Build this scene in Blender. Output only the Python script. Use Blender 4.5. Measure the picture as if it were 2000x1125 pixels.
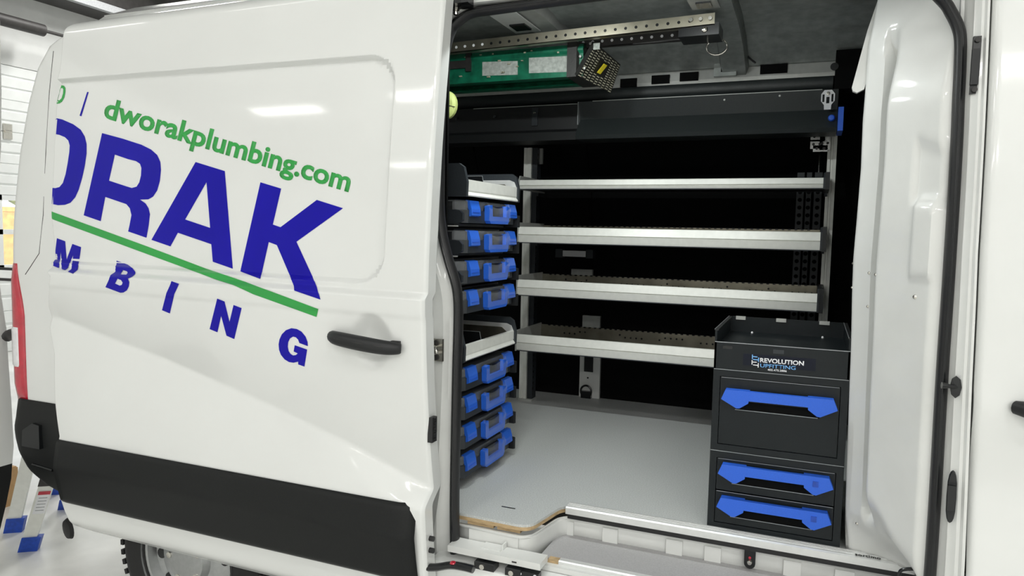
import bpy, bmesh, math, random
from mathutils import Vector, Matrix
random.seed(7)
PI = math.pi
scene = bpy.context.scene
C = scene.collection
for o in list(bpy.data.objects):
    bpy.data.objects.remove(o, do_unlink=True)

# ------------------------------------------------------------------ camera
YAW, PIT, ROL, FPX = -0.39146138, -0.07857008, -0.02063, 1422.0
CAM = Vector((0.0, -1.9, 1.60))
fw = Vector((math.sin(YAW) * math.cos(PIT), math.cos(YAW) * math.cos(PIT), math.sin(PIT)))
rt = Vector((math.cos(YAW), -math.sin(YAW), 0))
dn = fw.cross(rt)
rt2 = math.cos(ROL) * rt + math.sin(ROL) * dn
dn2 = -math.sin(ROL) * rt + math.cos(ROL) * dn
cd = bpy.data.cameras.new('camera')
cd.sensor_width = 36.0
cd.lens = FPX / 2000 * 36
cd.clip_start = 0.02
cam = bpy.data.objects.new('camera', cd)
C.objects.link(cam)
cam.matrix_world = Matrix((
    (rt2.x, -dn2.x, -fw.x, CAM.x),
    (rt2.y, -dn2.y, -fw.y, CAM.y),
    (rt2.z, -dn2.z, -fw.z, CAM.z),
    (0, 0, 0, 1)))
scene.camera = cam

# ------------------------------------------------------------------ world, exposure
w = bpy.data.worlds.new('sky'); scene.world = w; w.use_nodes = True
nt = w.node_tree
bg = nt.nodes['Background']
bg.inputs[0].default_value = (0.86, 0.93, 1.0, 1)
bg.inputs[1].default_value = 3.2
vs = scene.view_settings
vs.view_transform = 'Standard'; vs.look = 'None'; vs.gamma = 1.0
vs.use_curve_mapping = False
vs.exposure = 0.0
LAMP_W = 54.0       # watts of one shop light
FILL_W = 10.0        # watts of one fill lamp added inside the van

# ------------------------------------------------------------------ helpers
def ray(u, v):
    """direction of the sight line through a measured image point"""
    return (rt2 * (u - 1000) + dn2 * (v - 562.5) + fw * FPX)

def at(u, v, ax, val):
    """point on the plane ax = val that was measured at (u, v)"""
    d = ray(u, v); i = 'xyz'.index(ax)
    return CAM + d * ((val - CAM[i]) / d[i])

def on_surface(u, v, yf, y0=-0.2, y1=0.2, n=80):
    """first point of the sight line on the surface y = yf(x, z)"""
    d = ray(u, v)
    def f(y):
        p = CAM + d * ((y - CAM.y) / d.y); return y - yf(p.x, p.z)
    lo = y0
    for k in range(1, n+1):
        hi = y0 + (y1-y0)*k/n
        if f(hi) > 0: break
        lo = hi
    for k in range(14):
        m = (lo+hi)/2
        if f(m) > 0: hi = m
        else: lo = m
    return CAM + d * ((hi - CAM.y) / d.y)

def lerp(a, b, t): return a + (b - a) * t
def sstep(a, b, t):
    t = max(0.0, min(1.0, (t - a) / (b - a))); return t * t * (3 - 2 * t)
def interp(pts, t):
    if t <= pts[0][0]: return pts[0][1]
    for (a, va), (b, vb) in zip(pts, pts[1:]):
        if t <= b: return va + (vb - va) * (t - a) / (b - a)
    return pts[-1][1]

# ------------------------------------------------------------------ materials
MATS = {}
def mat(name, col, rough=0.5, metal=0.0, coat=0.0, bump=0.0, scale=60.0, var=0.0, alpha=1.0, trans=0.0, emit=None, spec=0.5, vscale=None, stretch=None):
    m = bpy.data.materials.new(name); m.use_nodes = True
    n = m.node_tree.nodes; l = m.node_tree.links
    b = n['Principled BSDF']
    b.inputs['Base Color'].default_value = (*col, 1)
    b.inputs['Roughness'].default_value = rough
    b.inputs['Metallic'].default_value = metal
    b.inputs['Coat Weight'].default_value = coat
    b.inputs['Coat Roughness'].default_value = 0.06
    b.inputs['Specular IOR Level'].default_value = spec
    b.inputs['Alpha'].default_value = alpha
    b.inputs['Transmission Weight'].default_value = trans
    tc = n.new('ShaderNodeTexCoord')
    src = tc.outputs['Object']
    if stretch:
        mp = n.new('ShaderNodeMapping'); mp.inputs['Scale'].default_value = stretch
        l.new(src, mp.inputs['Vector']); src = mp.outputs['Vector']
    if var > 0:
        t = n.new('ShaderNodeTexNoise'); t.inputs['Scale'].default_value = vscale or scale
        t.inputs['Detail'].default_value = 6
        l.new(src, t.inputs['Vector'])
        r = n.new('ShaderNodeValToRGB')
        r.color_ramp.elements[0].position = 0.35; r.color_ramp.elements[1].position = 0.68
        r.color_ramp.elements[0].color = (*[c * (1 - var) for c in col], 1)
        r.color_ramp.elements[1].color = (*[min(1, c * (1 + var)) for c in col], 1)
        l.new(t.outputs['Fac'], r.inputs['Fac']); l.new(r.outputs['Color'], b.inputs['Base Color'])
    if bump > 0:
        t2 = n.new('ShaderNodeTexNoise'); t2.inputs['Scale'].default_value = scale
        t2.inputs['Detail'].default_value = 3
        l.new(src, t2.inputs['Vector'])
        bp = n.new('ShaderNodeBump'); bp.inputs['Strength'].default_value = bump
        bp.inputs['Distance'].default_value = 0.002
        l.new(t2.outputs['Fac'], bp.inputs['Height']); l.new(bp.outputs['Normal'], b.inputs['Normal'])
    if emit:
        b.inputs['Emission Color'].default_value = (*emit[0], 1)
        b.inputs['Emission Strength'].default_value = emit[1]
    MATS[name] = m
    return m

mat('white_paint', (0.80, 0.812, 0.795), 0.32, coat=0.8, var=0.012, vscale=3)
mat('inner_white', (0.74, 0.75, 0.73), 0.42, coat=0.35, var=0.03, vscale=8)
mat('grey_primer', (0.37, 0.40, 0.385), 0.33, metal=0.3, var=0.15, vscale=30, bump=0.05, scale=300)
mat('rubber', (0.012, 0.012, 0.013), 0.42, bump=0.15, scale=300)
mat('black_trim', (0.010, 0.011, 0.011), 0.5, spec=0.28, bump=0.25, scale=700, var=0.2, vscale=400)
mat('black_gloss', (0.008, 0.009, 0.010), 0.25)
mat('black_liner', (0.0016, 0.0018, 0.0019), 0.75, bump=0.2, scale=500, spec=0.12)
mat('black_plastic', (0.009, 0.010, 0.011), 0.5, bump=0.1, scale=400)
mat('beam_black', (0.026, 0.032, 0.033), 0.42, bump=0.25, scale=900, var=0.25, vscale=500)
mat('cabinet_steel', (0.0065, 0.010, 0.012), 0.40, spec=0.3, bump=0.15, scale=900, var=0.15, vscale=600)
mat('edge_steel', (0.35, 0.37, 0.38), 0.35, metal=0.4, var=0.05)
mat('case_grey', (0.022, 0.027, 0.032), 0.5, bump=0.15, scale=800, var=0.15, vscale=300)
mat('clear_lid', (0.30, 0.32, 0.34), 0.08, alpha=0.38, var=0.1, vscale=50)
mat('film', (0.75, 0.78, 0.80), 0.06, alpha=0.10, var=0.1, vscale=80, bump=0.6, scale=60)
mat('blue_plastic', (0.022, 0.13, 0.72), 0.42, bump=0.3, scale=900, var=0.08, vscale=500)
mat('blue_case', (0.025, 0.14, 0.70), 0.28, var=0.06, vscale=300)
mat('aluminium', (0.84, 0.85, 0.80), 0.40, metal=0.12, var=0.03, vscale=40)
mat('alu_dark', (0.47, 0.48, 0.46), 0.45, metal=0.3, var=0.05, vscale=40)
mat('alu_strip', (0.78, 0.79, 0.78), 0.35, metal=0.4, var=0.03, vscale=40)
mat('galv', (0.30, 0.28, 0.22), 0.35, metal=0.85, var=0.18, vscale=14)
mat('chrome', (0.62, 0.60, 0.55), 0.22, metal=1.0, var=0.05)
mat('vinyl', (0.58, 0.60, 0.59), 0.5, bump=0.5, scale=420, var=0.16, vscale=260)
mat('mat_step', (0.42, 0.415, 0.42), 0.55, bump=0.4, scale=420, var=0.08, vscale=260)
mat('plywood', (0.52, 0.37, 0.20), 0.6, var=0.25, vscale=40, stretch=(1, 1, 12))
mat('ladder_green', (0.006, 0.14, 0.075), 0.35, var=0.35, vscale=25)
mat('label_white', (0.42, 0.45, 0.42), 0.7, var=0.22, vscale=60)
mat('tread', (0.022, 0.022, 0.02), 0.5, bump=0.4, scale=200)
mat('tread_light', (0.42, 0.40, 0.30), 0.6, var=0.3, vscale=80)
mat('yellow_label', (0.75, 0.62, 0.03), 0.5, var=0.1)
mat('lime', (0.50, 0.58, 0.20), 0.6, var=0.08, vscale=20)
mat('ink_blue', (0.012, 0.008, 0.37), 0.3, spec=0.15, var=0.04, vscale=5)
mat('ink_green', (0.040, 0.36, 0.075), 0.25, spec=0.35, var=0.04, vscale=5)
mat('ink_white', (0.85, 0.86, 0.88), 0.5, var=0.02)
mat('ink_lightblue', (0.20, 0.50, 0.92), 0.5, var=0.02)
mat('sticker_navy', (0.004, 0.006, 0.016), 0.5, spec=0.25, var=0.1)
mat('ink_black', (0.01, 0.01, 0.01), 0.5, var=0.02)
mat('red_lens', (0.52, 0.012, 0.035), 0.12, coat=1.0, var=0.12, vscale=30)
mat('clear_lens', (0.82, 0.82, 0.84), 0.1, coat=1.0, var=0.05, vscale=60)
mat('tyre', (0.014, 0.014, 0.014), 0.75, bump=0.3, scale=200)
mat('rim', (0.45, 0.46, 0.46), 0.35, metal=0.8, var=0.05)
mat('concrete', (0.76, 0.765, 0.74), 0.28, bump=0.12, scale=12, var=0.16, vscale=2.2)
mat('wall_panel', (0.78, 0.79, 0.78), 0.5, var=0.03, vscale=6)
mat('door_panel', (0.74, 0.76, 0.75), 0.45, var=0.03, vscale=6)
mat('insulation', (0.62, 0.63, 0.62), 0.8, bump=0.5, scale=8, var=0.06, vscale=3)
mat('truss', (0.34, 0.35, 0.36), 0.5, var=0.1)
mat('dark_steel', (0.03, 0.028, 0.027), 0.55, var=0.2, vscale=20)
mat('glass', (0.9, 0.95, 1.0), 0.02, alpha=0.12, var=0.01)
mat('lamp_lens', (1, 1, 1), 0.5, emit=((1.0, 0.98, 0.95), 5.0), var=0.01)
mat('red_lamp', (0.8, 0.1, 0.1), 0.4, emit=((1.0, 0.16, 0.16), 1.6), var=0.01)
mat('cardboard', (0.58, 0.36, 0.17), 0.75, var=0.1, vscale=20)
mat('foliage', (0.30, 0.38, 0.10), 0.8, var=0.5, vscale=6)
mat('orange_brick', (0.80, 0.42, 0.10), 0.8, var=0.2, vscale=6)
mat('asphalt', (0.35, 0.35, 0.36), 0.8, var=0.1, vscale=3)
mat('foot_blue', (0.015, 0.07, 0.45), 0.4, var=0.15, vscale=60)

# ------------------------------------------------------------------ mesh building
class MB:
    def __init__(s): s.bm = bmesh.new()
    def face(s, pts):
        return s.bm.faces.new([s.bm.verts.new(Vector(p)) for p in pts])
    def box(s, lo, hi, M=None):
        x0, y0, z0 = lo; x1, y1, z1 = hi
        v = [s.bm.verts.new(Vector(p) if M is None else M @ Vector(p)) for p in
             [(x0,y0,z0),(x1,y0,z0),(x1,y1,z0),(x0,y1,z0),(x0,y0,z1),(x1,y0,z1),(x1,y1,z1),(x0,y1,z1)]]
        for f in [(0,3,2,1),(4,5,6,7),(0,1,5,4),(1,2,6,5),(2,3,7,6),(3,0,4,7)]:
            s.bm.faces.new([v[i] for i in f])
        return s
    def prism(s, pts, ax, a, b):
        """polygon pts in the two other axes (cyclic order), extruded along ax from a to b"""
        i = 'xyz'.index(ax)
        def mk(p, t):
            q = list(p); q.insert(i, t); return Vector(q)
        A = [s.bm.verts.new(mk(p, a)) for p in pts]; Bv = [s.bm.verts.new(mk(p, b)) for p in pts]
        n = len(pts)
        s.bm.faces.new(A); s.bm.faces.new(Bv[::-1])
        for k in range(n): s.bm.faces.new([A[k], Bv[k], Bv[(k+1) % n], A[(k+1) % n]])
        return s
    def hull4(s, quad, off):
        """a slab on the quad, thickened by the vector off"""
        off = Vector(off)
        A = [s.bm.verts.new(Vector(p)) for p in quad]; Bv = [s.bm.verts.new(Vector(p) + off) for p in quad]
        n = len(quad)
        s.bm.faces.new(A); s.bm.faces.new(Bv[::-1])
        for k in range(n): s.bm.faces.new([A[k], Bv[k], Bv[(k+1) % n], A[(k+1) % n]])
        return s
    def tube(s, path, r, n=10, closed=False, r2=None, up=None, caps=True):
        path = [Vector(p) for p in path]; N = len(path); rings = []
        r2 = r2 or r; prev = None
        for k, p in enumerate(path):
            a = path[k-1] if (k > 0 or closed) else p
            b = path[(k+1) % N] if (k < N-1 or closed) else p
            t = (b - a).normalized()
            if up is not None: ref = Vector(up)
            else: ref = prev if prev is not None else (Vector((0,0,1)) if abs(t.z) < 0.9 else Vector((1,0,0)))
            e1 = (ref - t * ref.dot(t)).normalized(); e2 = t.cross(e1); prev = e1
            rr = r[k] if isinstance(r, (list, tuple)) else r
            rr2 = rr if isinstance(r, (list, tuple)) else r2
            rings.append([s.bm.verts.new(p + e1 * (rr2 * math.cos(2*PI*j/n)) + e2 * (rr * math.sin(2*PI*j/n))) for j in range(n)])
        for k in range(N if closed else N-1):
            A, Bv = rings[k], rings[(k+1) % N]
            for j in range(n): s.bm.faces.new([A[j], A[(j+1) % n], Bv[(j+1) % n], Bv[j]])
        if not closed and caps:
            s.bm.faces.new(rings[0][::-1]); s.bm.faces.new(rings[-1])
        return s
    def cyl(s, a, b, r, n=14, rb=None):
        return s.tube([a, b], [r, rb if rb is not None else r], n)
    def lathe(s, prof, c, ax='z', n=24, closed=False, caps=True):
        """prof: (radius, height) pairs turned about an axis through c"""
        c = Vector(c); rings = []
        for (r, h) in prof:
            ring = []
            for j in range(n):
                a = 2*PI*j/n
                if ax == 'z': p = Vector((r*math.cos(a), r*math.sin(a), h))
                elif ax == 'y': p = Vector((r*math.cos(a), h, r*math.sin(a)))
                else: p = Vector((h, r*math.cos(a), r*math.sin(a)))
                ring.append(s.bm.verts.new(c + p))
            rings.append(ring)
        for A, Bv in zip(rings, rings[1:]):
            for j in range(n): s.bm.faces.new([A[j], A[(j+1) % n], Bv[(j+1) % n], Bv[j]])
        if closed:
            A, Bv = rings[-1], rings[0]
            for j in range(n): s.bm.faces.new([A[j], A[(j+1) % n], Bv[(j+1) % n], Bv[j]])
        elif caps:
            if prof[0][0] > 1e-5: s.bm.faces.new(rings[0][::-1])
            if prof[-1][0] > 1e-5: s.bm.faces.new(rings[-1])
        return s
    def grid(s, rows, flip=False):
        V = [[s.bm.verts.new(Vector(p)) for p in r] for r in rows]
        for i in range(len(V)-1):
            for j in range(len(V[0])-1):
                f = [V[i][j], V[i][j+1], V[i+1][j+1], V[i+1][j]]
                s.bm.faces.new(f[::-1] if flip else f)
        return s
    def bevel(s, w, seg=1, angle=0.5):
        es = [e for e in s.bm.edges if len(e.link_faces) == 2 and e.calc_face_angle(0) > angle]
        if es: bmesh.ops.bevel(s.bm, geom=es, offset=w, segments=seg, affect='EDGES', clamp_overlap=True)
        return s
    def build(s, name, m, parent=None, smooth=False, solid=0.0, keep=False, recalc=True):
        bmesh.ops.remove_doubles(s.bm, verts=s.bm.verts, dist=1e-6)
        if recalc: bmesh.ops.recalc_face_normals(s.bm, faces=s.bm.faces)
        me = bpy.data.meshes.new(name)
        s.bm.to_mesh(me); s.bm.free()
        me.materials.append(MATS[m] if isinstance(m, str) else m)
        if smooth:
            for p in me.polygons: p.use_smooth = True
            try: me.set_sharp_from_angle(angle=0.7 if smooth is True else smooth)
            except Exception: pass
        o = bpy.data.objects.new(name, me); C.objects.link(o)
        if solid:
            md = o.modifiers.new('thickness', 'SOLIDIFY'); md.thickness = solid; md.offset = 0
        if parent is not None: adopt(o, parent)
        return o

def adopt(o, parent):
    """parent o to a thing or part, keeping o's coordinates in the world"""
    o.parent = parent
    if parent.type == 'EMPTY':
        o.matrix_parent_inverse = Matrix.Translation(-Vector(parent.location))
    else:
        o.matrix_parent_inverse = Matrix.Identity(4)

def tag(o, label=None, cat=None, group=None, kind=None):
    if label: o['label'] = label
    if cat: o['category'] = cat
    if group: o['group'] = group
    if kind: o['kind'] = kind
    return o

def thing(name, label, cat, loc=(0, 0, 0), group=None):
    o = bpy.data.objects.new(name, None); C.objects.link(o)
    o.location = loc; o.empty_display_size = 0.1
    return tag(o, label, cat, group)

def dup(root, label, offset):
    r = root.copy(); C.objects.link(r); r.location = Vector(root.location) + Vector(offset)
    r['label'] = label
    for ch in list(root.children):
        c = ch.copy(); C.objects.link(c); c.parent = r; c.matrix_parent_inverse = ch.matrix_parent_inverse.copy()
        for g in list(ch.children):
            d = g.copy(); C.objects.link(d); d.parent = c; d.matrix_parent_inverse = g.matrix_parent_inverse.copy()
    return r

def fill(outers, holes=()):
    """flat 2-D outline(s) with holes -> bmesh in the plane z = 0"""
    cu = bpy.data.curves.new('tmp', 'CURVE'); cu.dimensions = '2D'; cu.fill_mode = 'FRONT'
    for poly in list(outers) + list(holes):
        sp = cu.splines.new('POLY'); sp.points.add(len(poly)-1)
        for pt, (a, b) in zip(sp.points, poly): pt.co = (a, b, 0, 1)
        sp.use_cyclic_u = True
    o = bpy.data.objects.new('tmp', cu); C.objects.link(o)
    dg = bpy.context.evaluated_depsgraph_get()
    me = bpy.data.meshes.new_from_object(o.evaluated_get(dg))
    bpy.data.objects.remove(o); bpy.data.curves.remove(cu)
    bm = bmesh.new(); bm.from_mesh(me); bpy.data.meshes.remove(me)
    return bm

def text_bm(txt, offset=0.0, extrude=0.0, spacing=1.0):
    cu = bpy.data.curves.new('tmp', 'FONT'); cu.body = txt; cu.size = 1.0; cu.offset = offset
    cu.space_character = spacing; cu.resolution_u = 4; cu.fill_mode = 'FRONT'
    o = bpy.data.objects.new('tmp', cu); C.objects.link(o)
    dg = bpy.context.evaluated_depsgraph_get()
    me = bpy.data.meshes.new_from_object(o.evaluated_get(dg))
    bpy.data.objects.remove(o); bpy.data.curves.remove(cu)
    bm = bmesh.new(); bm.from_mesh(me); bpy.data.meshes.remove(me)
    return bm

def bounds(bm):
    xs = [v.co.x for v in bm.verts]; ys = [v.co.y for v in bm.verts]
    return min(xs), max(xs), min(ys), max(ys)

def smooth_poly(pts, n=3):
    """round a closed polyline gently (Chaikin)"""
    for _ in range(n):
        q = []
        for k in range(len(pts)):
            a, b = Vector(pts[k]), Vector(pts[(k+1) % len(pts)])
            q += [a.lerp(b, .25), a.lerp(b, .75)]
        pts = q
    return pts

def catmull(pts, n=6, closed=False):
    P = [Vector(p) for p in pts]; out = []
    N = len(P); R = range(N if closed else N-1)
    for i in R:
        p0 = P[i-1] if (i > 0 or closed) else P[i]; p1 = P[i]; p2 = P[(i+1) % N]
        p3 = P[(i+2) % N] if (i < N-2 or closed) else p2
        for k in range(n):
            t = k / n
            out.append(0.5*((2*p1) + (p2-p0)*t + (2*p0-5*p1+4*p2-p3)*t*t + (3*p1-p0-3*p2+p3)*t**3))
    if not closed: out.append(P[-1])
    return out
# ================================================================== THE SHOP (setting)
X0, X1, Y0, Y1, ZC = -9.0, 7.0, -13.0, 7.5, 5.4
tag(MB().box((X0-6, Y0, -0.1), (X1, Y1, 0)).build('floor', 'concrete'), 'pale polished concrete shop floor under the van', kind='structure')
tag(MB().box((X0, Y0, ZC), (X1, Y1, ZC+0.1)).build('ceiling', 'insulation'), 'white insulated shop ceiling', kind='structure')
tag(MB().box((X1, Y0, 0), (X1+0.1, Y1, ZC)).build('wall_right', 'wall_panel'), 'white shop wall ahead of the van', kind='structure')
tag(MB().box((X0, Y0-0.1, 0), (X1, Y0, ZC)).build('wall_front', 'wall_panel'), 'white shop wall behind the photographer', kind='structure')
tag(MB().box((X0, Y1, 0), (X1, Y1+0.1, ZC)).build('wall_back', 'wall_panel'), 'white shop wall beyond the van', kind='structure')
# wall_left with a doorway for the sectional door (y 0.5..6.2, z 0..3.45)
b = MB()
b.box((X0-0.12, Y0, 0), (X0, 0.5, ZC)); b.box((X0-0.12, 6.2, 0), (X0, Y1, ZC)); b.box((X0-0.12, 0.5, 3.45), (X0, 6.2, ZC))
tag(b.build('wall_left', 'insulation'), 'white shop wall behind the rear of the van', kind='structure')

# sectional overhead door: sections, each with two pressed lines; one section is glazed
gd = thing('door_1', 'white ribbed sectional overhead door behind the rear of the van', 'door', (X0, 3.35, 0)); gd['kind'] = 'structure'
del gd['category']
zs = [0.0, 0.5, 1.02, 1.9, 2.28, 2.66, 3.04, 3.45]
for i, (za, zb) in enumerate(zip(zs, zs[1:])):
    if i == 2:
        # glazed section: frame of rails and stiles around panes
        b = MB(); b.box((X0-0.05, 0.5, za), (X0-0.01, 6.2, za+0.04)); b.box((X0-0.05, 0.5, zb-0.06), (X0-0.01, 6.2, zb))
        b.box((X0-0.05, 0.5, (za+zb)/2-0.03), (X0-0.01, 6.2, (za+zb)/2+0.03))
        for k in range(13):
            yy = 0.5 + 5.7*k/12 - 0.02
            b.box((X0-0.05, yy, za), (X0-0.01, yy+0.06, zb))
        fr = b.build('window_frame', 'door_panel', gd)
        for k in range(12):
            yy = 0.5 + 5.7*k/12
            for (p, q) in ((za+0.03, (za+zb)/2-0.02), ((za+zb)/2+0.02, zb-0.05)):
                MB().box((X0-0.034, yy+0.03, p), (X0-0.028, yy+0.46, q)).build('window_pane', 'glass', fr)
    else:
        n = 24; prof = []
        H = zb - za
        for (t, d) in [(0, 0.012), (0.02, 0), (0.28, 0), (0.31, 0.016), (0.35, 0.016), (0.38, 0), (0.62, 0), (0.65, 0.016), (0.69, 0.016), (0.72, 0), (0.98, 0), (1, 0.012)]:
            prof.append((X0-0.01-d, za + t*H))
        prof += [(X0-0.05, zb), (X0-0.05, za)]
        sec = MB()
        sec.prism([(p[0], p[1]) for p in prof], 'y', 0.5, 6.2)
        so = sec.build('door_section', 'door_panel', gd)
        if i == 4:
            for yy in (3.90, 5.2, 2.6):
                hb = MB().box((X0-0.012, yy, zb-0.09), (X0+0.012, yy+0.10, zb+0.09))
                hb.cyl((X0+0.012, yy+0.01, zb), (X0+0.012, yy+0.09, zb), 0.016)
                hb.build('hinge', 'chrome', so)
# torsion tube over the door
t = thing('torsion_tube', 'black round tube across the wall above the overhead door', 'tube', (X0+0.4, 3.0, 3.9))
MB().lathe([(0.0, -0.02), (0.055, 0), (0.07, 0.04), (0.07, 2.9), (0.0, 2.92)], (X0+0.40, 1.25, 3.86), 'y', 18).build('sleeve', 'dark_steel', t, True)
MB().cyl((X0+0.40, 4.1, 3.86), (X0+0.40, 5.9, 3.86), 0.02).build('shaft', 'dark_steel', t, True)
MB().box((X0+0.001, 5.7, 3.72), (X0+0.45, 5.74, 3.98)).build('bracket', 'dark_steel', t)
MB().box((X0+0.001, 1.5, 3.72), (X0+0.45, 1.54, 3.98)).build('bracket', 'dark_steel', t)
# eave beam and bar joists
tag(MB().box((X0, Y0, 4.30), (X0+0.5, Y1, 4.95)).build('trim_1', 'dark_steel'), 'dark eave beam along the top of the wall', kind='structure')
tag(MB().box((X0+0.5, Y0, 4.27), (X0+0.58, Y1, 4.36)).build('trim_2', 'truss'), 'grey angle along the eave beam', kind='structure')
for i, yy in enumerate((1.2, 3.2, 5.2, 7.0)):
    j = thing('bar_joist', ['grey open-web bar joist nearest above the van', 'grey open-web bar joist second above the van', 'grey open-web bar joist third from the van roof', 'grey open-web bar joist next to the far wall'][i], 'joist', (0, yy, 4.8), 'roof joists')
    for z in (4.80, 5.30):
        MB().box((X0+0.5, yy-0.04, z), (X1, yy+0.04, z+0.05)).build('chord', 'truss', j)
    b = MB(); k = 0; x = X0+0.6
    while x < X1-0.5:
        b.cyl((x, yy, 4.83), (x+0.3, yy, 5.31), 0.014, 6); b.cyl((x+0.3, yy, 5.31), (x+0.6, yy, 4.83), 0.014, 6); x += 0.6
    b.build('web', 'truss', j)

# linear shop lights
def shop_light(x, y, label, k=1.0, along='x'):
    z = 5.05
    t = thing('shop_light', label, 'light', (x, y, z), 'linear shop lights')
    hx, hy = (0.62, 0.16) if along == 'x' else (0.16, 0.62)
    MB().box((x-hx, y-hy, z), (x+hx, y+hy, z+0.06)).bevel(0.01).build('housing', 'wall_panel', t)
    MB().box((x-hx+0.02, y-hy+0.02, z-0.025), (x+hx-0.02, y+hy-0.02, z)).bevel(0.008).build('lens', 'lamp_lens', t)
    for s in (-0.5, 0.5):
        MB().cyl((x+s*(along == 'x'), y+s*(along == 'y'), z+0.06), (x+s*(along == 'x'), y+s*(along == 'y'), ZC), 0.004, 6).build('hanger', 'chrome', t)
    ld = bpy.data.lights.new('lamp', 'AREA'); ld.shape = 'RECTANGLE'; ld.size = 2*hx; ld.size_y = 2*hy
    ld.energy = LAMP_W * k; ld.color = (1.0, 0.985, 0.955)
    lo = bpy.data.objects.new('lamp', ld); C.objects.link(lo); lo.location = (x, y, z-0.04); adopt(lo, t)
    return t
col_n = ['first', 'second', 'third', 'fourth', 'fifth']
row_n = ['row nearest the van side', 'middle row', 'row furthest from the van']
for j, y in enumerate((-2.9, -6.2, -10.2)):
    for i, x in enumerate((-7.6, -4.9, -1.6, 1.6, 4.8)):
        shop_light(x, y + (0.0 if i % 2 else -0.25), '%s ceiling light from the overhead door, %s' % (col_n[i], row_n[j]), ((0.1, 0.1, 0.3, 0.5, 0.6), (0.3, 0.5, 1.0, 1.6, 1.5), (0.4, 0.7, 1.3, 2.0, 1.7))[j][i])
for i, x in enumerate((-7.0, -3.4, 3.2)):
    shop_light(x, 4.6, '%s ceiling light from the overhead door, row beyond the van' % col_n[i], 1.9)

# outdoors seen through the glazed section
tag(MB().box((-30, -8, -0.12), (X0-6, 22, -0.02)).build('ground', 'asphalt'), 'pale yard outside the overhead door', kind='structure')
b = MB().box((-26, 6, 0), (-25, 18, 1.9)); b.box((-26.05, 6, 1.9), (-24.95, 18, 2.05))
tag(b.build('boundary_wall', 'orange_brick'), 'sunlit orange wall outside the overhead door windows', 'wall')
b = MB()
for k in range(60):
    c = Vector((-27 + random.uniform(-.5, .5), random.uniform(6, 18), random.uniform(2.3, 3.4))); r = random.uniform(.25, .5)
    b.lathe([(0, -r), (r*.8, -r*.5), (r, 0), (r*.75, r*.55), (0, r)], c, 'z', 7)
hd = thing('hedge', 'pale green hedge above the orange wall outside', 'hedge', (-27, 12, 0))
b.build('foliage', 'foliage', hd); MB().cyl((-27, 12, 0), (-27, 12, 2.6), 0.15, 8).build('trunk', 'dark_steel', hd)
# ================================================================== THE VAN
FL = 0.70            # cargo floor height
van = thing('cargo_van', 'white cargo van with its side sliding door open and lettering on it', 'van', (-1.0, 0.9, 0))

def lean(z):
    if z > 1.42: return 0.10 * ((z-1.42)/0.93)**1.5
    if z < 1.0: return 0.045 * ((1.0-z)/0.5)**2
    return 0.0
def y_body(x, z): return 0.02 + lean(z)

# ------------------------------------------------------------------ sliding door, slid back over the rear side
DX0, DX1 = -2.615, -1.022
ZT = 2.36
def ledge_z(x): return lerp(1.424, 1.408, (x-DX0)/(DX1-DX0))
def crease_z(x):
    return interp([(-2.62, 1.235), (-2.09, 1.125), (-1.643, 1.018), (-1.3, 0.92), (-1.06, 0.835), (-1.0, 0.81)], x)
def rrect(x, z, x0, x1, z0, z1, r):
    cx = max(x0 + r, min(x1 - r, x)); cz = max(z0 + r, min(z1 - r, z))
    inx = min(x - x0, x1 - x); inz = min(z - z0, z1 - z)
    if x0 + r <= x <= x1 - r or z0 + r <= z <= z1 - r: return min(inx, inz)
    return r - math.hypot(x - cx, z - cz)
def y_skin(x, z):
    y = -0.085 + lean(z)
    zl = ledge_z(x); zc = crease_z(x)
    # pressed window panel above the belt line
    d = rrect(x, z, -4.0, -1.165, zl + 0.02, 2.118 + 0.016*(DX1-x)/1.6, 0.10)
    y += 0.022 * sstep(0.0, 0.016, d)
    # ledge: the lower skin stands proud
    proud = lerp(0.034, 0.018, (x-DX0)/(DX1-DX0))
    y += proud * sstep(zl - 0.014, zl + 0.010, z)
    # a soft second fold under the ledge
    y += 0.004 * (1 - sstep(zl-0.075, zl-0.055, z))
    # scallop: falls in towards the crease, comes out again below it
    if z < zl:
        def scallop(zq):
            if zq >= zc:
                t = max(0, (zl - zq) / (zl - zc)); return 0.058 * t**1.6
            t = min(1, max(0, (zc - zq) / max(0.03, zc - 0.775))); return 0.058 * (1-t)**1.15
        y += (scallop(z-0.006) + 2*scallop(z) + scallop(z+0.006)) / 4
    # hand cup behind the handle
    r = math.hypot((x + 1.205)/0.075, (z - 1.262)/0.088)
    if r < 1: y += 0.034 * (1 - r*r)**1.5
    return y
def y_door(x, z):
    y = y_skin(x, z)
    # rolled front and rear edges
    e = max(0.0, min(x - door_x0(z), DX1 - x))
    if e < 0.012: y += 0.010 * (1 - e/0.012)**2
    if ZT - z < 0.05: y += 0.05 * (1 - max(0.0, ZT-z)/0.05)**2
    if z < 0.46: y += 0.03 * min(1.0, (0.46-z)/0.05)**2
    return y
def door_bottom(x): return 0.408 + 0.02 * max(0, (-2.50 - x)/0.08)**2
_dx = sorted([(p.z, p.x) for p in [on_surface(u, v, y_skin) for (u, v) in
    ((128,30),(120,70),(116,120),(113,140),(108,200),(103,300),(98,420),(97,515),(95,540),(92,600),(94,640),(103,690),(104,780),(113,852),(107,905),(114,970),(124,1000),(146,1046))]])
def door_x0(z):   # rear edge follows the side of the van
    return interp(_dx, z)
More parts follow.
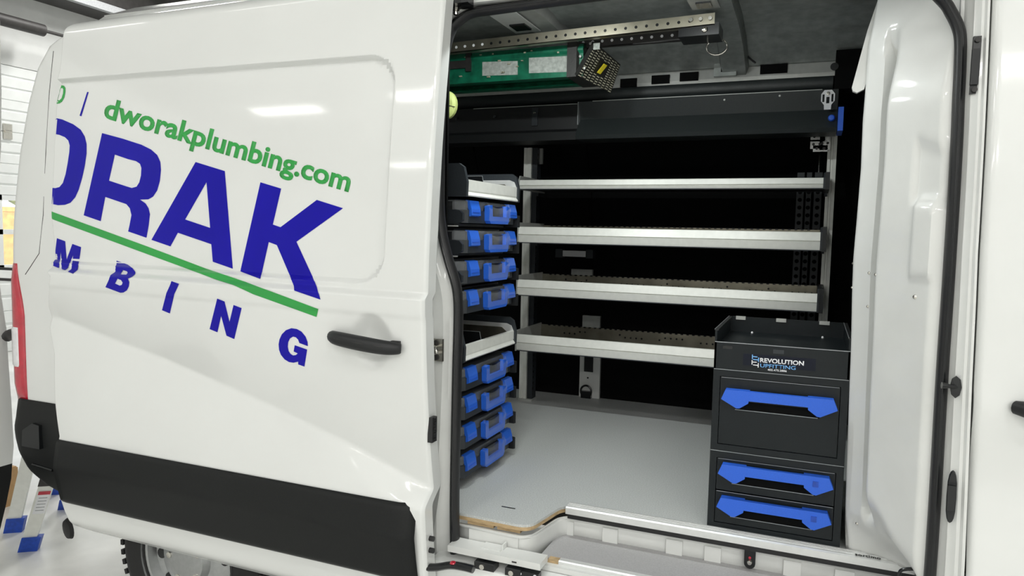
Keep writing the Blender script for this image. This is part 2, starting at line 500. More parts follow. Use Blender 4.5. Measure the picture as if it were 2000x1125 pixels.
# sampling: dense along the ledge and the edges of the pressed panel
tz = []; z = 0.408
while z < ZT - 1e-4:
    tz.append((z-0.408)/(ZT-0.408))
    z += 0.0025 if (abs(z-1.416) < 0.035 or abs(z-2.125) < 0.03) else (0.004 if (z > ZT-0.06 or z < 0.43) else 0.006 if 0.8 < z < 1.36 else 0.012)
tz.append(1.0)
tx = []; x = DX0
while x < DX1 - 1e-4:
    tx.append((x-DX0)/(DX1-DX0)); x += 0.0028 if (abs(x+1.172) < 0.02 or x > DX1-0.016 or x < DX0+0.012) else 0.009
tx.append(1.0)
NX, NZ = len(tx)-1, len(tz)-1
rows = []
for i in range(NZ+1):
    row = []
    for j in range(NX+1):
        s = tx[j]
        zraw = 0.408 + (ZT-0.408)*tz[i]
        x = lerp(door_x0(zraw), DX1, s)
        z = lerp(door_bottom(x), ZT, tz[i])
        x = lerp(door_x0(z), DX1, s)
        row.append(Vector((x, y_door(x, z), z)))
    rows.append(row)
b = MB(); V = [[b.bm.verts.new(p) for p in r] for r in rows]
for i in range(NZ):
    for j in range(NX): b.bm.faces.new([V[i][j], V[i][j+1], V[i+1][j+1], V[i+1][j]])
# return flanges to the inner skin
loop = [V[0][j] for j in range(NX+1)] + [V[i][NX] for i in range(1, NZ+1)] + [V[NZ][j] for j in range(NX-1, -1, -1)] + [V[i][0] for i in range(NZ-1, 0, -1)]
ins = []
for v in loop:
    ins.append(b.bm.verts.new((v.co.x, max(v.co.y, -0.09+lean(v.co.z)) + 0.045, v.co.z)))
for k in range(len(loop)):
    b.bm.faces.new([loop[k], ins[k], ins[(k+1) % len(loop)], loop[(k+1) % len(loop)]])
b.bm.faces.new(ins)
door = b.build('sliding_door', 'white_paint', van, 0.5)
door['label'] = 'white sliding door slid back with blue and green lettering'

# lettering laid on the skin of the door
def lay(bm, name, m, off=0.0011):
    """bm holds (x, z) outlines in its x, y; drape it over the door skin"""
    bmesh.ops.triangulate(bm, faces=bm.faces)
    x0, x1, z0, z1 = bounds(bm)
    step = 0.018
    for ax, lo, hi in ((0, x0, x1), (1, z0, z1)):
        c = lo + step
        while c < hi:
            no = (1, 0, 0) if ax == 0 else (0, 1, 0)
            bmesh.ops.bisect_plane(bm, geom=bm.verts[:] + bm.edges[:] + bm.faces[:], plane_co=(c, 0, 0) if ax == 0 else (0, c, 0), plane_no=no)
            c += step if not (ax == 1 and abs(c - 1.416) < 0.05) else 0.0025
    for v in bm.verts:
        x, z = v.co.x, v.co.y
        v.co = (x, y_door(x, z) - off - 0.0022*math.exp(-((z-ledge_z(x))/0.02)**2), z)
    mb = MB(); mb.bm.free(); mb.bm = bm
    o = mb.build(name, m, None, recalc=False)
    # a vinyl sheet: give it its thickness
    md = o.modifiers.new('thickness', 'SOLIDIFY'); md.thickness = 0.0004; md.offset = 0
    adopt(o, door); return o
def sheet(o): return o
def zz(pts, ox, oy, sc): return [(ox + a/sc, oy + c/sc) for a, c in pts]
def letter(name, outer, holes=(), m='ink_blue'):
    def conv(p):
        dense = []
        for (a, b), (c, d) in zip(p, p[1:] + p[:1]):
            n = max(1, int(math.hypot(c-a, d-b)/4))
            dense += [(lerp(a, c, k/n), lerp(b, d, k/n)) for k in range(n)]
        q = [on_surface(u, v, y_skin) for u, v in dense]; return [(a.x, a.z) for a in q]
    o = lay(fill([conv(outer)], [conv(h) for h in holes]), name, m)
    return o
A1 = (90, 140, 3.75); A2 = (290, 300, 3.515); A3 = (90, 440, 5.627); A4 = (390, 540, 5.627)
letter('letter_d', zz([(63,337),(120,350),(200,385),(255,425),(285,475),(298,530),(298,600),(285,690),(265,780),(240,865),(215,920),(180,960),(140,975),(90,978),(40,968),(40,850),(70,853),(100,845),(125,815),(145,750),(160,670),(172,590),(175,540),(165,505),(140,480),(100,463),(58,455)], *A1))
letter('letter_r', zz([(412,450),(560,490),(700,535),(770,570),(815,610),(838,660),(843,720),(835,800),(815,870),(785,915),(750,935),(690,937),(730,965),(752,1000),(763,1045)], *A1) + [(292.8,422),(290.8,440),(286.4,464.3),(250.8,452),(253.5,440),(257.3,420),(254,406.7),(247.3,398.7),(206,384.5),(197,432),(164,420.5)],
       [zz([(505,607),(600,640),(660,655),(690,675),(700,705),(697,760),(685,810),(665,842),(630,852),(590,840),(462,798)], *A1)])
letter('letter_a', zz([(325,58),(525,120),(580,790),(443,742),(433,622),(203,543),(152,637),(22,592)], *A2), [zz([(400,195),(425,510),(253,452)], *A2)])
letter('letter_k', zz([(770,197),(912,240),(855,487),(908,505),(1157,318),(1337,375),(1017,605),(1160,915),(1182,1002),(1005,940),(1003,910),(883,628),(827,607),(770,860),(632,808)], *A2))
letter('stripe', [(101,413),(290,482),(403.8,524.8),(481,550.4),(506,560),(622,603.6),(618.6,619),(494.8,574.5),(456,556),(423.7,546),(290,497),(101,427.5)], (), 'ink_green')
letter('letter_m', zz([(122,142),(212,175),(228,380),(292,205),(387,240),(352,490),(303,530),(248,508),(285,485),(302,325),(240,475),(215,492),(182,480),(178,462),(165,285),(145,468),(85,445)], *A3))
letter('letter_b', zz([(778,388),(900,432),(955,470),(985,510),(985,535),(960,560),(905,585),(918,625),(912,670),(890,715),(855,738),(820,742),(655,680),(720,545),(765,515)], *A3),
       [zz([(848,490),(895,505),(905,522),(890,542),(825,540)], *A3), zz([(790,585),(830,603),(845,630),(835,655),(812,663),(760,640)], *A3)])
letter('letter_i', zz([(1387,613),(1465,643),(1412,755),(1362,968),(1277,933),(1325,745)], *A3))
letter('letter_n', zz([(195,243),(275,275),(330,500),(375,313),(463,347),(382,687),(297,650),(238,430),(197,612),(112,578)], *A4))
letter('letter_g', zz([(1190,765),(1188,720),(1165,660),(1120,605),(1070,577),(1010,568),(950,590),(905,635),(880,690),(870,745),(875,805),(895,860),(935,910),(985,940),(1035,947),(1085,935),(1085,965),(1153,990),(1183,803),(1047,755),(1035,823),(1080,845),(1060,862),(1030,868),(1000,850),(980,820),(970,770),(975,720),(995,680),(1030,660),(1060,668),(1085,695),(1097,730)], *A4))
letter('bar', [(170.8,179.5),(173.5,180),(159.3,227.2),(155.9,226)])
# the digit nought at the rear edge
letter('digit', zz([(84,130),(95,110),(115,100),(133,103),(143,120),(143,150),(135,190),(118,220),(98,233),(76,235),(76,205)], *A1),
       [zz([(92,150),(105,125),(120,118),(128,130),(126,160),(115,195),(98,212),(86,205)], *A1)], 'ink_green')
# web address: one object for each character
addr = 'dworakplumbing.com'
full = text_bm(addr, 0.028); fx0, fx1, fy0, fy1 = bounds(full); full.free()
hx = text_bm('d', 0.028); _, _, hy0, asc = bounds(hx); hx.free()
O = Vector((201.5, 228.0)); U = Vector((681.0 - 201.5, 374.0 - 228.0)) / (fx1 - fx0); W = Vector((9.7, -38.5)) / asc
for k, ch in enumerate(addr):
    a = text_bm(addr[:k], 0.028) if k else None
    whole = text_bm(addr[:k+1], 0.028)
    if a:
        # keep only the last character: drop the islands of the shorter text
        keys = {(round(v.co.x, 4), round(v.co.y, 4)) for v in a.verts}; a.free()
        bmesh.ops.delete(whole, geom=[v for v in whole.verts if (round(v.co.x, 4), round(v.co.y, 4)) in keys], context='VERTS')
    for v in whole.verts:
        q = O + U * (v.co.x - fx0) + W * v.co.y
        p = on_surface(q.x, q.y, y_skin, -0.1, 0.06, 24); v.co = (p.x, p.z, 0)
    lay(whole, 'web_character', 'ink_green')

# black lower cladding of the door
def y_clad(x, z):
    t = (z - 0.535) / 0.25
    return y_door(x, max(z, 0.52)) - interp([(0, 0.006), (0.06, 0.024), (0.60, 0.032), (0.66, 0.028), (0.97, 0.008), (1.0, 0.002)], t)
CX0, CX1 = -2.582, -1.050
rows = []
NZc = 26
for i in range(NZc+1):
    z = lerp(0.535, 0.785, i/NZc); row = []
    for j in range(61):
        s = j/60; x = lerp(CX0, CX1, s)
        e = CX1 - x
        y = y_clad(x, z)
        if e < 0.045: y += 0.020 * (1 - e/0.045)
        row.append((x, y, z))
    rows.append(row)
b = MB(); b.grid(rows); b.build('door_cladding', 'black_trim', door, 0.6, solid=0.004)

# black pull handle
HP = [(-1.342, 1.268), (-1.30, 1.266), (-1.215, 1.260), (-1.14, 1.254), (-1.096, 1.252)]
b = MB()
YH = y_skin(-1.36, 1.262)
pts = [Vector((x, YH - o, z)) for (x, z), o in zip(HP, (0.010, 0.030, 0.038, 0.030, 0.010))]
b.tube(catmull(pts, 8), [0.012 + 0.008*math.sin(PI*k/32)**0.5 for k in range(33)], 12)
for v in b.bm.verts: v.co.z = 1.258 + (v.co.z - 1.258) * 1.15
hnd = b.build('pull_handle', 'black_plastic', door, True)
for xf in (-1.322, -1.115):
    MB().box((xf-0.014, YH-0.014, 1.247), (xf+0.014, YH+0.02, 1.272)).bevel(0.006, 2).build('handle_foot', 'black_plastic', hnd)
MB().tube([Vector((x, YH - o - 0.0195, z+0.004)) for (x, z), o in zip(HP, (0.0, 0.030, 0.038, 0.030, 0.0))], 0.0012, 6).build('handle_seam', 'dark_steel', hnd)
# rubber edge strip and small stops on the front edge of the door
b = MB(); p = at(833, 835, 'y', -0.03)
b.box((DX1-0.004, p.y-0.014, p.z-0.04), (DX1+0.012, p.y+0.014, p.z+0.035))
for k in range(5): b.cyl((DX1+0.010, p.y, p.z-0.032+0.016*k), (DX1+0.017, p.y, p.z-0.032+0.016*k), 0.005, 8)
b.build('edge_buffer', 'rubber', door)
for v_ in (1050, 1073):
    p = at(833, v_, 'y', -0.03); MB().cyl((DX1-0.002, p.y, p.z), (DX1+0.014, p.y, p.z), 0.008, 10).build('edge_stop', 'rubber', door)
# black plug under the rear lower corner of the door
p = at(133, 1033, 'y', 0.0)
b = MB().lathe([(0, -0.012), (0.022, -0.008), (0.026, 0.006), (0.0, 0.014)], p, 'y', 16)
for v in b.bm.verts: v.co.z = p.z + (v.co.z-p.z)*1.5 - (v.co.x-p.x)*0.5
b.build('guide_plug', 'rubber', door, True)

# ------------------------------------------------------------------ rear side of the body with the rounded rear corner
RX = -2.965
def rear_x(z): return interp([(0.5, -2.99), (0.9, -2.985), (1.6, -2.985), (1.867, -2.972), (2.067, -2.947), (2.205, -2.915), (2.29, -2.86), (2.325, -2.79), (2.345, -2.70), (2.352, -2.62)], z)
rows = []
for i in range(60):
    z = lerp(0.80, 2.352, (i/59)**0.8); row = []
    rx = rear_x(z); r = 0.06
    for k in range(13):
        a = PI/2 * k/12
        row.append((rx + r*(1-math.cos(a)), y_body(0, z) + r*(1-math.sin(a)), z))
    for k in range(1, 14):
        row.append((lerp(rx + r, -1.16, k/13), y_body(0, z), z))
    rows.append(row)
b = MB(); b.grid(rows); b.build('rear_quarter_panel', 'white_paint', van, 0.6, solid=0.004)
# pressed rear column, standing a little proud of the quarter panel, with its seam
seam = [(105, 100), (97, 180), (90, 300), (85, 420), (77, 495), (62, 518), (50, 536)]
sp = [on_surface(u, v, lambda x, z: y_body(x, z) - 0.001) for u, v in seam]
MB().tube(sp, 0.0022, 6).build('panel_seam', 'dark_steel', van)
# tail lamp wrapped round the corner
def corner_pt(t, z, out):
    """t in metres along the skin from the rear face round the corner (r = 0.06) on to the side"""
    rx = rear_x(z); r = 0.06; la = r*PI/2
    if t < la:
        a = t/r; return (rx + r - (r+out)*math.cos(a), y_body(0, z) + r - (r+out)*math.sin(a), z)
    return (rx + r + (t-la), y_body(0, z) - out, z)
def lamp_patch(z0, z1, t0, t1, name, m, parent, out, taper=0.0):
    rows = []
    for i in range(17):
        z = lerp(z0, z1, i/16); row = []
        w1 = t1 - taper * sstep(0.6, 1.0, i/16) 
        for k in range(13):
            ed = min(1, min(i, 16-i)/2.0, min(k, 12-k)/2.0)
            row.append(corner_pt(lerp(t0, w1, k/12), z, out*(0.15+0.85*ed)))
        rows.append(row)
    return MB().grid(rows).build(name, m, parent, True, solid=0.003)
tl = lamp_patch(0.875, 1.43, 0.02, 0.135, 'tail_lamp', 'red_lens', van, 0.010, 0.035)
tl['label'] = 'tall red tail lamp at the rear corner'
lamp_patch(1.0, 1.19, 0.05, 0.112, 'reverse_lens', 'clear_lens', tl, 0.014)
# black corner of the bumper
rows = []
for i in range(24):
    z = lerp(0.50, 0.885, i/23); row = []
    rx = interp([(0.50, -2.80), (0.53, -2.89), (0.58, -2.955), (0.66, -3.00), (0.76, -3.01), (0.80, -3.0), (0.885, -2.99)], z); r = 0.08
    out = interp([(0.5, 0.0), (0.60, 0.02), (0.72, 0.022), (0.78, 0.018), (0.885, 0.004)], z)
    for k in range(13):
        a = lerp(0, PI/2, k/12)
        row.append((rx + r*(1-math.cos(a)), y_body(0, z) - out + r*(1-math.sin(a)), z))
    for k in range(1, 8): row.append((lerp(rx+r, -2.35, k/7), y_body(0, z) - out, z))
    rows.append(row)
bp = MB().grid(rows).build('rear_bumper_corner', 'black_trim', van, 0.7, solid=0.006)
p0 = at(66, 906, 'y', 0.0); p1 = at(105, 918, 'y', 0.0)
MB().tube([p0 - Vector((0, .004, 0)), p1 - Vector((0, .004, 0))], 0.006, 8).build('bumper_groove', 'black_gloss', bp)
b = MB(); p = at(62, 850, 'y', 0.0)
b.prism([(p.x-0.055, p.z-0.05), (p.x+0.05, p.z-0.05), (p.x+0.05, p.z+0.045), (p.x+0.01, p.z+0.05), (p.x-0.05, p.z+0.015)], 'y', -0.005, 0.02)
b.bevel(0.006, 2); b.build('bumper_pocket', 'black_gloss', bp)
# rear end of the body and far side, so that the van is a closed box
b = MB()
b.box((-2.96, 0.95, 0.55), (-2.90, 1.95, 2.3)); b.build('rear_cargo_door_closed', 'white_paint', van)
tag(bp, None)
# right-hand rear door, swung open beside the corner
edge = [(0, 40), (3, 180), (2, 290), (-6, 420), (-2, 520), (0, 560), (6, 600), (13, 645), (16, 700), (22, 780), (27, 870), (24, 905)]
pe = [at(u, v, 'x', -3.14) for u, v in edge]
pts = [(p.y, p.z) for p in pe]
b = MB(); b.prism(pts + [(-0.95, pts[-1][1]), (-0.95, pts[0][1])], 'x', -3.19, -3.14); b.bevel(0.012, 2)
rd = b.build('rear_cargo_door', 'white_paint', van); rd['label'] = 'white rear cargo door standing open at the left edge'
edge = [(24, 905), (22, 935), (12, 985), (0, 1035), (-15, 1060)]
pts = [(at(u, v, 'x', -3.14).y, at(u, v, 'x', -3.14).z) for u, v in edge]
b = MB(); b.prism(pts + [(-0.95, pts[-1][1]), (-0.95, pts[0][1])], 'x', -3.185, -3.14); b.build('lower_trim', 'black_trim', rd)
for (u, v, th) in ((8, 438+87, 0.006), (8, 546, 0.006)):
    a = at(-10, v-1, 'x', -3.12); c = at(31, v+1, 'x', -2.98)
    MB().tube([a, c], th, 8).build('door_hinge_arm', 'rubber', rd)
a = at(14, 658, 'x', -3.10); c = at(34, 658, 'x', -3.02)
MB().tube(catmull([a, a.lerp(c, 0.4) + Vector((0, 0, 0.012)), c], 4), 0.022, 10).build('door_stop_buffer', 'rubber', rd, True)

# ------------------------------------------------------------------ side opening: jambs, header, seal
SEAL_L = [(960,20),(930,24),(910,31),(888,49),(880,63),(875,78),(870.5,98),(867,130),(862,200),(859.5,280),(859,340),(859,408),(864.5,459),(877,510),(890.5,555),(895,590),(895,640),(892.5,728),(890,850),(888,960),(888,1040),(889,1100)]
SEAL_R = [(1840,0),(1857,24),(1871,53),(1876,82),(1875,139),(1872,200),(1869.5,267),(1863,386),(1852,560),(1840,736),(1827,962),(1816,1125)]
ys = lambda x, z: y_body(x, z) + 0.05
L = [on_surface(u, v, ys) for u, v in SEAL_L]
R_ = [on_surface(u, v, ys) for u, v in SEAL_R]
ztop = L[0].z
topline = [Vector((lerp(L[0].x, 0.12, t), ys(0, ztop), ztop + 0.01*math.sin(PI*t))) for t in (0.15, 0.4, 0.7, 1.0)]
corner = [Vector((0.19, ys(0, ztop), ztop-0.02))]
bot_l = [Vector((L[-1].x, ys(0, 0.5), 0.50))]
bot_r = [Vector((R_[-1].x, ys(0, 0.6), 0.62)), Vector((R_[-1].x, ys(0, 0.5), 0.50))]
path = bot_l + L[::-1] + topline + corner + R_ + bot_r
path_s = catmull(path, 4)
b = MB(); b.tube(path_s, 0.0135, 12, r2=0.022, up=(0, 1, 0)); b.build('door_seal', 'rubber', van, True)
b = MB(); b.tube([p + Vector((0, -0.018, 0)) for p in path_s], 0.0045, 8); b.build('seal_lip', 'black_gloss', van, True)

def x_left(z):
    pts = sorted([(p.z, p.x) for p in [bot_l[0]] + L if True]); return interp(pts, z)
def x_right(z):
    pts = sorted([(p.z, p.x) for p in R_ + bot_r]); return interp(pts, z)
def clampcorner(x, z): return x
# rear jamb (C-pillar): skin folds from the outer panel in to the seal flange
rows = []
for i in range(70):
    z = lerp(0.46, 2.30, i/69); xo = x_left(min(z, 2.245)) if z < 2.245 else lerp(x_left(2.245), -0.9, (z-2.245)/0.055)
    if z > 2.2: xo = min(xo, -0.97)
    y = y_body(0, z)
    wob = 0.012*math.sin((z-0.9)*5.0)
    row = []
    for (dx, dy) in [(-0.22, 0.0), (-0.13, 0.0), (-0.10+wob*0.5, 0.004), (-0.086+wob, 0.022), (-0.06+wob, 0.028), (-0.045+wob*0.6, 0.026), (-0.030+wob*0.3, 0.044), (-0.012, 0.05), (-0.004, 0.056), (-0.012, 0.064)]:
        row.append((xo+dx, y+dy, z))
    rows.append(row)
MB().grid(rows).build('rear_pillar_jamb', 'inner_white', van, 0.6, solid=0.002)
# header over the opening
rows = []
for k in range(20):
    x = lerp(-2.58, 1.25, k/19)
    rows.append([(x, ys(0, 2.25)+0.02, ztop+0.012), (x, y_body(0, 2.27)+0.02, ztop+0.02), (x, y_body(0, 2.30), ztop+0.045), (x, y_body(0, 2.36), 2.36), (x, 0.17, 2.40), (x, 0.30, 2.464)])
MB().grid(rows).build('roof_side_rail', 'white_paint', van, 0.6, solid=0.003)
# striker on the rear jamb
p = on_surface(853, 683, lambda x, z: y_body(x, z) + 0.012)
st = MB().box((p.x-0.018, p.y-0.006, p.z-0.034), (p.x+0.022, p.y+0.004, p.z+0.034)).bevel(0.012, 2).build('striker_plate', 'chrome', van)
MB().tube(catmull([p + Vector((-.004, -.004, .014)), p + Vector((0.01, -.028, .012)), p + Vector((0.018, -.034, 0)), p + Vector((0.01, -.028, -.006)), p + Vector((-.004, -.004, -.008))], 5), 0.005, 8).build('striker_loop', 'chrome', st, True)
for dz in (-0.022, 0.022): MB().lathe([(0.009, -0.010), (0.009, -0.004), (0.003, -0.004)], p + Vector((0.002, 0, dz)), 'y', 12).build('striker_bolt', 'dark_steel', st)
# upper roller arm and stop at the top rear corner
b = MB(); p = on_surface(863, 30, lambda x, z: y_body(x, z))
b.lathe([(0.020, 0.03), (0.021, -0.02), (0.017, -0.03), (0.012, -0.032), (0.010, -0.05), (0, -0.052)], p, 'y', 16)
b.build('rubber_stop', 'rubber', van, True)
a0 = on_surface(852, 10, lambda x, z: y_body(x, z)-0.02); a1 = on_surface(905, 3, lambda x, z: y_body(x, z)+0.0)
arm = MB().box((a0.x-0.03, a0.y-0.01, a0.z-0.004), (a1.x+0.03, a0.y+0.03, a0.z+0.03)).bevel(0.006, 2).build('upper_roller_arm', 'black_gloss', van)
p = on_surface(890, 21, lambda x, z: y_body(x, z)+0.01)
MB().lathe([(0.007, -0.012), (0.007, 0.0), (0.012, 0.001), (0.012, 0.014)], p, 'z', 10).build('roller_bolt', 'chrome', arm)
MB().box((p.x-0.016, p.y-0.01, p.z+0.008), (p.x+0.05, p.y+0.02, p.z+0.018)).bevel(0.004).build('roller_bracket', 'black_gloss', arm)

# front jamb (B-pillar) outside the seal, then the passenger door
SEAM = [(1936, 0), (1925, 250), (1911, 500), (1900, 750), (1890, 1000), (1885, 1125)]
SM = [on_surface(u, v, y_body) for u, v in SEAM]
def x_seam(z): return interp(sorted([(p.z, p.x) for p in SM]), z)
rows = []
for i in range(60):
    z = lerp(0.46, 2.33, i/59); xo = min(x_right(min(z, 1.98)), 0.6); xs = x_seam(z); y = y_body(0, z)
    if z > 1.98: xo = x_right(1.98)
    row = []
    for (s, dy) in [(-0.06, 0.07), (-0.04, 0.058), (0.10, 0.054), (0.22, 0.040), (0.34, 0.034), (0.42, 0.022), (0.55, 0.018), (0.68, 0.010), (0.80, 0.010), (0.88, 0.002), (0.97, 0.004), (1.0, 0.03)]:
        row.append((lerp(xo, xs, s), y+dy, z))
    rows.append(row)
MB().grid(rows).build('front_pillar_jamb', 'inner_white', van, 0.6, solid=0.002)
def y_front(x, z):
    y = y_body(x, z) - 0.002
    zl = 1.245 - 0.05*(x-0.4)
    y += 0.010 * sstep(zl-0.02, zl+0.02, z) * 0.6
    if z < zl: y += 0.03 * sstep(0, 1, (zl - z)/0.22) - 0.03*sstep(0, 1, (zl-0.2-z)/0.35)
    e = x - x_seam(z) - 0.006
    if e < 0.014: y += 0.012 * (1 - max(0, e)/0.014)**2
    return y
rows = []
for i in range(100):
    z = lerp(0.40, 2.30, i/99); row = []
    for k in range(40):
        x = lerp(x_seam(z)+0.006, 1.25, (k/39)**1.8); row.append((x, y_front(x, z), z))
    rows.append(row)
fd = MB().grid(rows).build('passenger_door', 'white_paint', van, 0.6, solid=0.004)
p = on_surface(1986, 795, y_front)
MB().tube([p + Vector((-0.004, -0.006, 0)), p + Vector((0.02, -0.03, 0)), p + Vector((0.12, -0.035, -0.004)), p + Vector((0.18, -0.01, -0.008))], [0.015, 0.02, 0.02, 0.013], 12).build('pull_handle', 'black_plastic', fd, True)
# door keeper, hinge pocket and latch pin on the front jamb
p = on_surface(1905, 128, lambda x, z: y_body(x, z)+0.012)
kp = MB().box((p.x-0.008, p.y-0.006, p.z-0.065), (p.x+0.008, p.y+0.006, p.z+0.065)).bevel(0.004, 2).build('keeper_plate', 'black_gloss', van)
MB().box((p.x-0.010, p.y-0.014, p.z-0.045), (p.x+0.006, p.y-0.004, p.z+0.035)).bevel(0.003).build('keeper_body', 'black_plastic', kp)
for dz in (-0.056, 0.056): MB().lathe([(0.006, -0.012), (0.006, 0.0), (0, 0.0)], p + Vector((0, 0, dz)), 'y', 10).build('keeper_screw', 'dark_steel', kp)
p = on_surface(1866, 755, lambda x, z: y_body(x, z)+0.018)
lp = MB().lathe([(0.012, 0.0), (0.026, -0.002), (0.026, -0.008), (0.0, -0.010)], p, 'y', 8)
for v in lp.bm.verts: v.co.x = p.x + (v.co.x-p.x)*0.45
lp = lp.build('latch_pin_plate', 'black_gloss', van)
MB().tube([p + Vector((0.002, -0.005, 0)), p + Vector((-0.014, -0.014, 0.002)), p + Vector((-0.030, -0.016, 0.003))], [0.005, 0.005, 0.008], 10).build('latch_pin', 'black_gloss', lp, True)
p = on_surface(1858, 970, lambda x, z: y_body(x, z)+0.010)
b = MB().lathe([(0.0, -0.008), (0.011, -0.007), (0.012, 0.0), (0.0, 0.002)], p, 'y', 16)
for v in b.bm.verts: v.co.z = p.z + math.copysign(abs(v.co.z-p.z)**0.6 * 0.9, v.co.z-p.z) if abs(v.co.z-p.z) > 1e-6 else v.co.z; v.co.x = p.x + (v.co.x - p.x)*0.85
co = b.build('contact_plate', 'black_plastic', van, True)
MB().box((p.x-0.010, p.y-0.015, p.z-0.03), (p.x+0.006, p.y-0.004, p.z+0.03)).bevel(0.003).build('contact_block', 'black_gloss', co)
# ------------------------------------------------------------------ cargo floor
def rounded(pts, r, n=6):
    """round the corners of an open polyline (2-D)"""
    P = [Vector(p) for p in pts]; out = [P[0]]
    for a, c, d in zip(P, P[1:], P[2:]):
        t0 = (a-c).normalized(); t1 = (d-c).normalized()
        rr = min(r, (a-c).length*0.45, (d-c).length*0.45)
        s, e = c + t0*rr, c + t1*rr
        for k in range(n+1):
            t = k/n; out.append((1-t)**2*s + 2*(1-t)*t*c + t*t*e)
    out.append(P[-1]); return out
front = rounded([(-2.88, 0.13), (-1.0, 0.128), (-0.762, 0.122), (-0.722, 0.338), (0.42, 0.338)], 0.045)
poly = [(p.x, p.y) for p in front] + [(0.42, 1.90), (-2.88, 1.90)]
vf = MB().prism(poly, 'z', 0.692, 0.700).build('cargo_floor', 'vinyl', van)
vf['label'] = 'grey textured vinyl cargo floor'
def inset(d): return [(p.x - d*0.6, p.y + d) for p in front]
MB().prism(inset(0.0005) + [(0.42, 1.90), (-2.88, 1.90)], 'z', 0.680, 0.692).build('plywood_deck', 'plywood', vf)
for (xa, xb) in ((-0.975, -0.885), (-0.872, -0.795)):
    MB().box((xa, 0.132, 0.668), (xb, 0.30, 0.680)).build('plywood_packer', 'plywood', vf)
p = at(993, 991.5, 'z', 0.70)
MB().box((p.x-0.024, p.y-0.003, 0.698), (p.x+0.024, p.y+0.003, 0.7008), Matrix.Identity(4)).build('floor_slot', 'black_gloss', vf)
MB().box((-2.85, 0.38, 0.60), (0.9, 1.86, 0.655)).build('underbody', 'dark_steel', van)

# aluminium edge strip of the floor
b = MB().prism([(0.306, 0.684), (0.306, 0.704), (0.312, 0.7075), (0.352, 0.7075), (0.360, 0.7008), (0.360, 0.7002), (0.318, 0.7002), (0.318, 0.684)], 'x', -0.706, 0.30)
es = b.build('floor_edge_strip', 'alu_strip', van); es['label'] = 'silver edge strip along the cargo floor'
MB().box((-0.70, 0.310, 0.668), (0.30, 0.335, 0.684)).build('gap_shade', 'rubber', es)  # black strip painted in for the shade of the gap below the edge
for y in (0.322, 0.332, 0.342): MB().box((-0.705, y, 0.7074), (0.299, y+0.003, 0.7088)).build('strip_rib', 'alu_strip', es)
# maker's lettering at the front end of the strip
bm = text_bm('sortimo', 0.02, spacing=1.05); x0, x1, y0, y1 = bounds(bm)
pa = at(1671, 1091.5, 'z', 0.709); pb = at(1722, 1100, 'z', 0.709)
sc = (pb.x - pa.x)/(x1-x0)
for v in bm.verts: v.co = (pa.x + (v.co.x-x0)*sc, 0.3095 + v.co.y*sc*1.25, 0.7096)
mb = MB(); mb.bm.free(); mb.bm = bm; mb.build('strip_lettering', 'ink_black', es, solid=0.0004)

# ------------------------------------------------------------------ entry step
lip = rounded([(-1.02, 0.118), (-0.765, 0.112), (-0.728, 0.326), (0.36, 0.322)], 0.045, 8)
wallp = rounded([(-1.02, 0.128), (-0.757, 0.122), (-0.720, 0.336), (0.36, 0.332)], 0.05, 8)
rows = []
for z, src, k in ((0.668, wallp, 0), (0.667, lip, 0), (0.661, lip, 0), (0.657, wallp, 0), (0.655, wallp, 0), (0.63, wallp, 0), (0.590, wallp, 0)):
    rows.append([(q.x, q.y, z) for q in src])
stp = MB().grid(rows).build('step_well', 'inner_white', van, 0.5, solid=0.002)
stp['label'] = 'white pressed steel step well'
for (u0, u1, v0, v1) in ((1092, 1120, 1007, 1048), (1178, 1206, 1021, 1066), (1302, 1332, 1044, 1093), (1377, 1407, 1059, 1112), (1531, 1563, 1090, 1135), (1631, 1667, 1110, 1150)):
    pa = at(u0, v0, 'y', 0.330); pb = at(u1, v1, 'y', 0.330)
    b = MB().box((pa.x, 0.3255, 0.594), (pb.x, 0.340, min(pa.z, 0.652))); b.bevel(0.003, 2); b.build('pressed_panel', 'inner_white', stp)
pa = at(928, 1037, 'y', 0.118); pb = at(1040, 1085, 'y', 0.118)
MB().box((-0.962, 0.1165, 0.612), (-0.795, 0.128, 0.662)).bevel(0.004, 2).build('pressed_panel', 'inner_white', stp)
MB().box((-0.732, 0.14, 0.600), (0.32, 0.337, 0.606)).build('step_mat', 'mat_step', stp)
MB().box((-0.735, 0.10, 0.585), (0.34, 0.337, 0.600)).build('step_tray', 'inner_white', stp)
b = MB().prism([(0.122, 0.598), (0.122, 0.609), (0.127, 0.6115), (0.146, 0.6115), (0.152, 0.6062), (0.152, 0.598)], 'x', -0.665, 0.30); b.build('step_edge_strip', 'alu_strip', stp)
MB().box((-0.70, 0.122, 0.600), (-0.666, 0.150, 0.608)).build('plywood_edge', 'plywood', stp)
p = at(1168, 1107, 'z', 0.607); MB().lathe([(0.010, 0), (0.008, 0.002), (0, 0.0025)], p, 'z', 12).build('step_screw', 'yellow_label', stp)
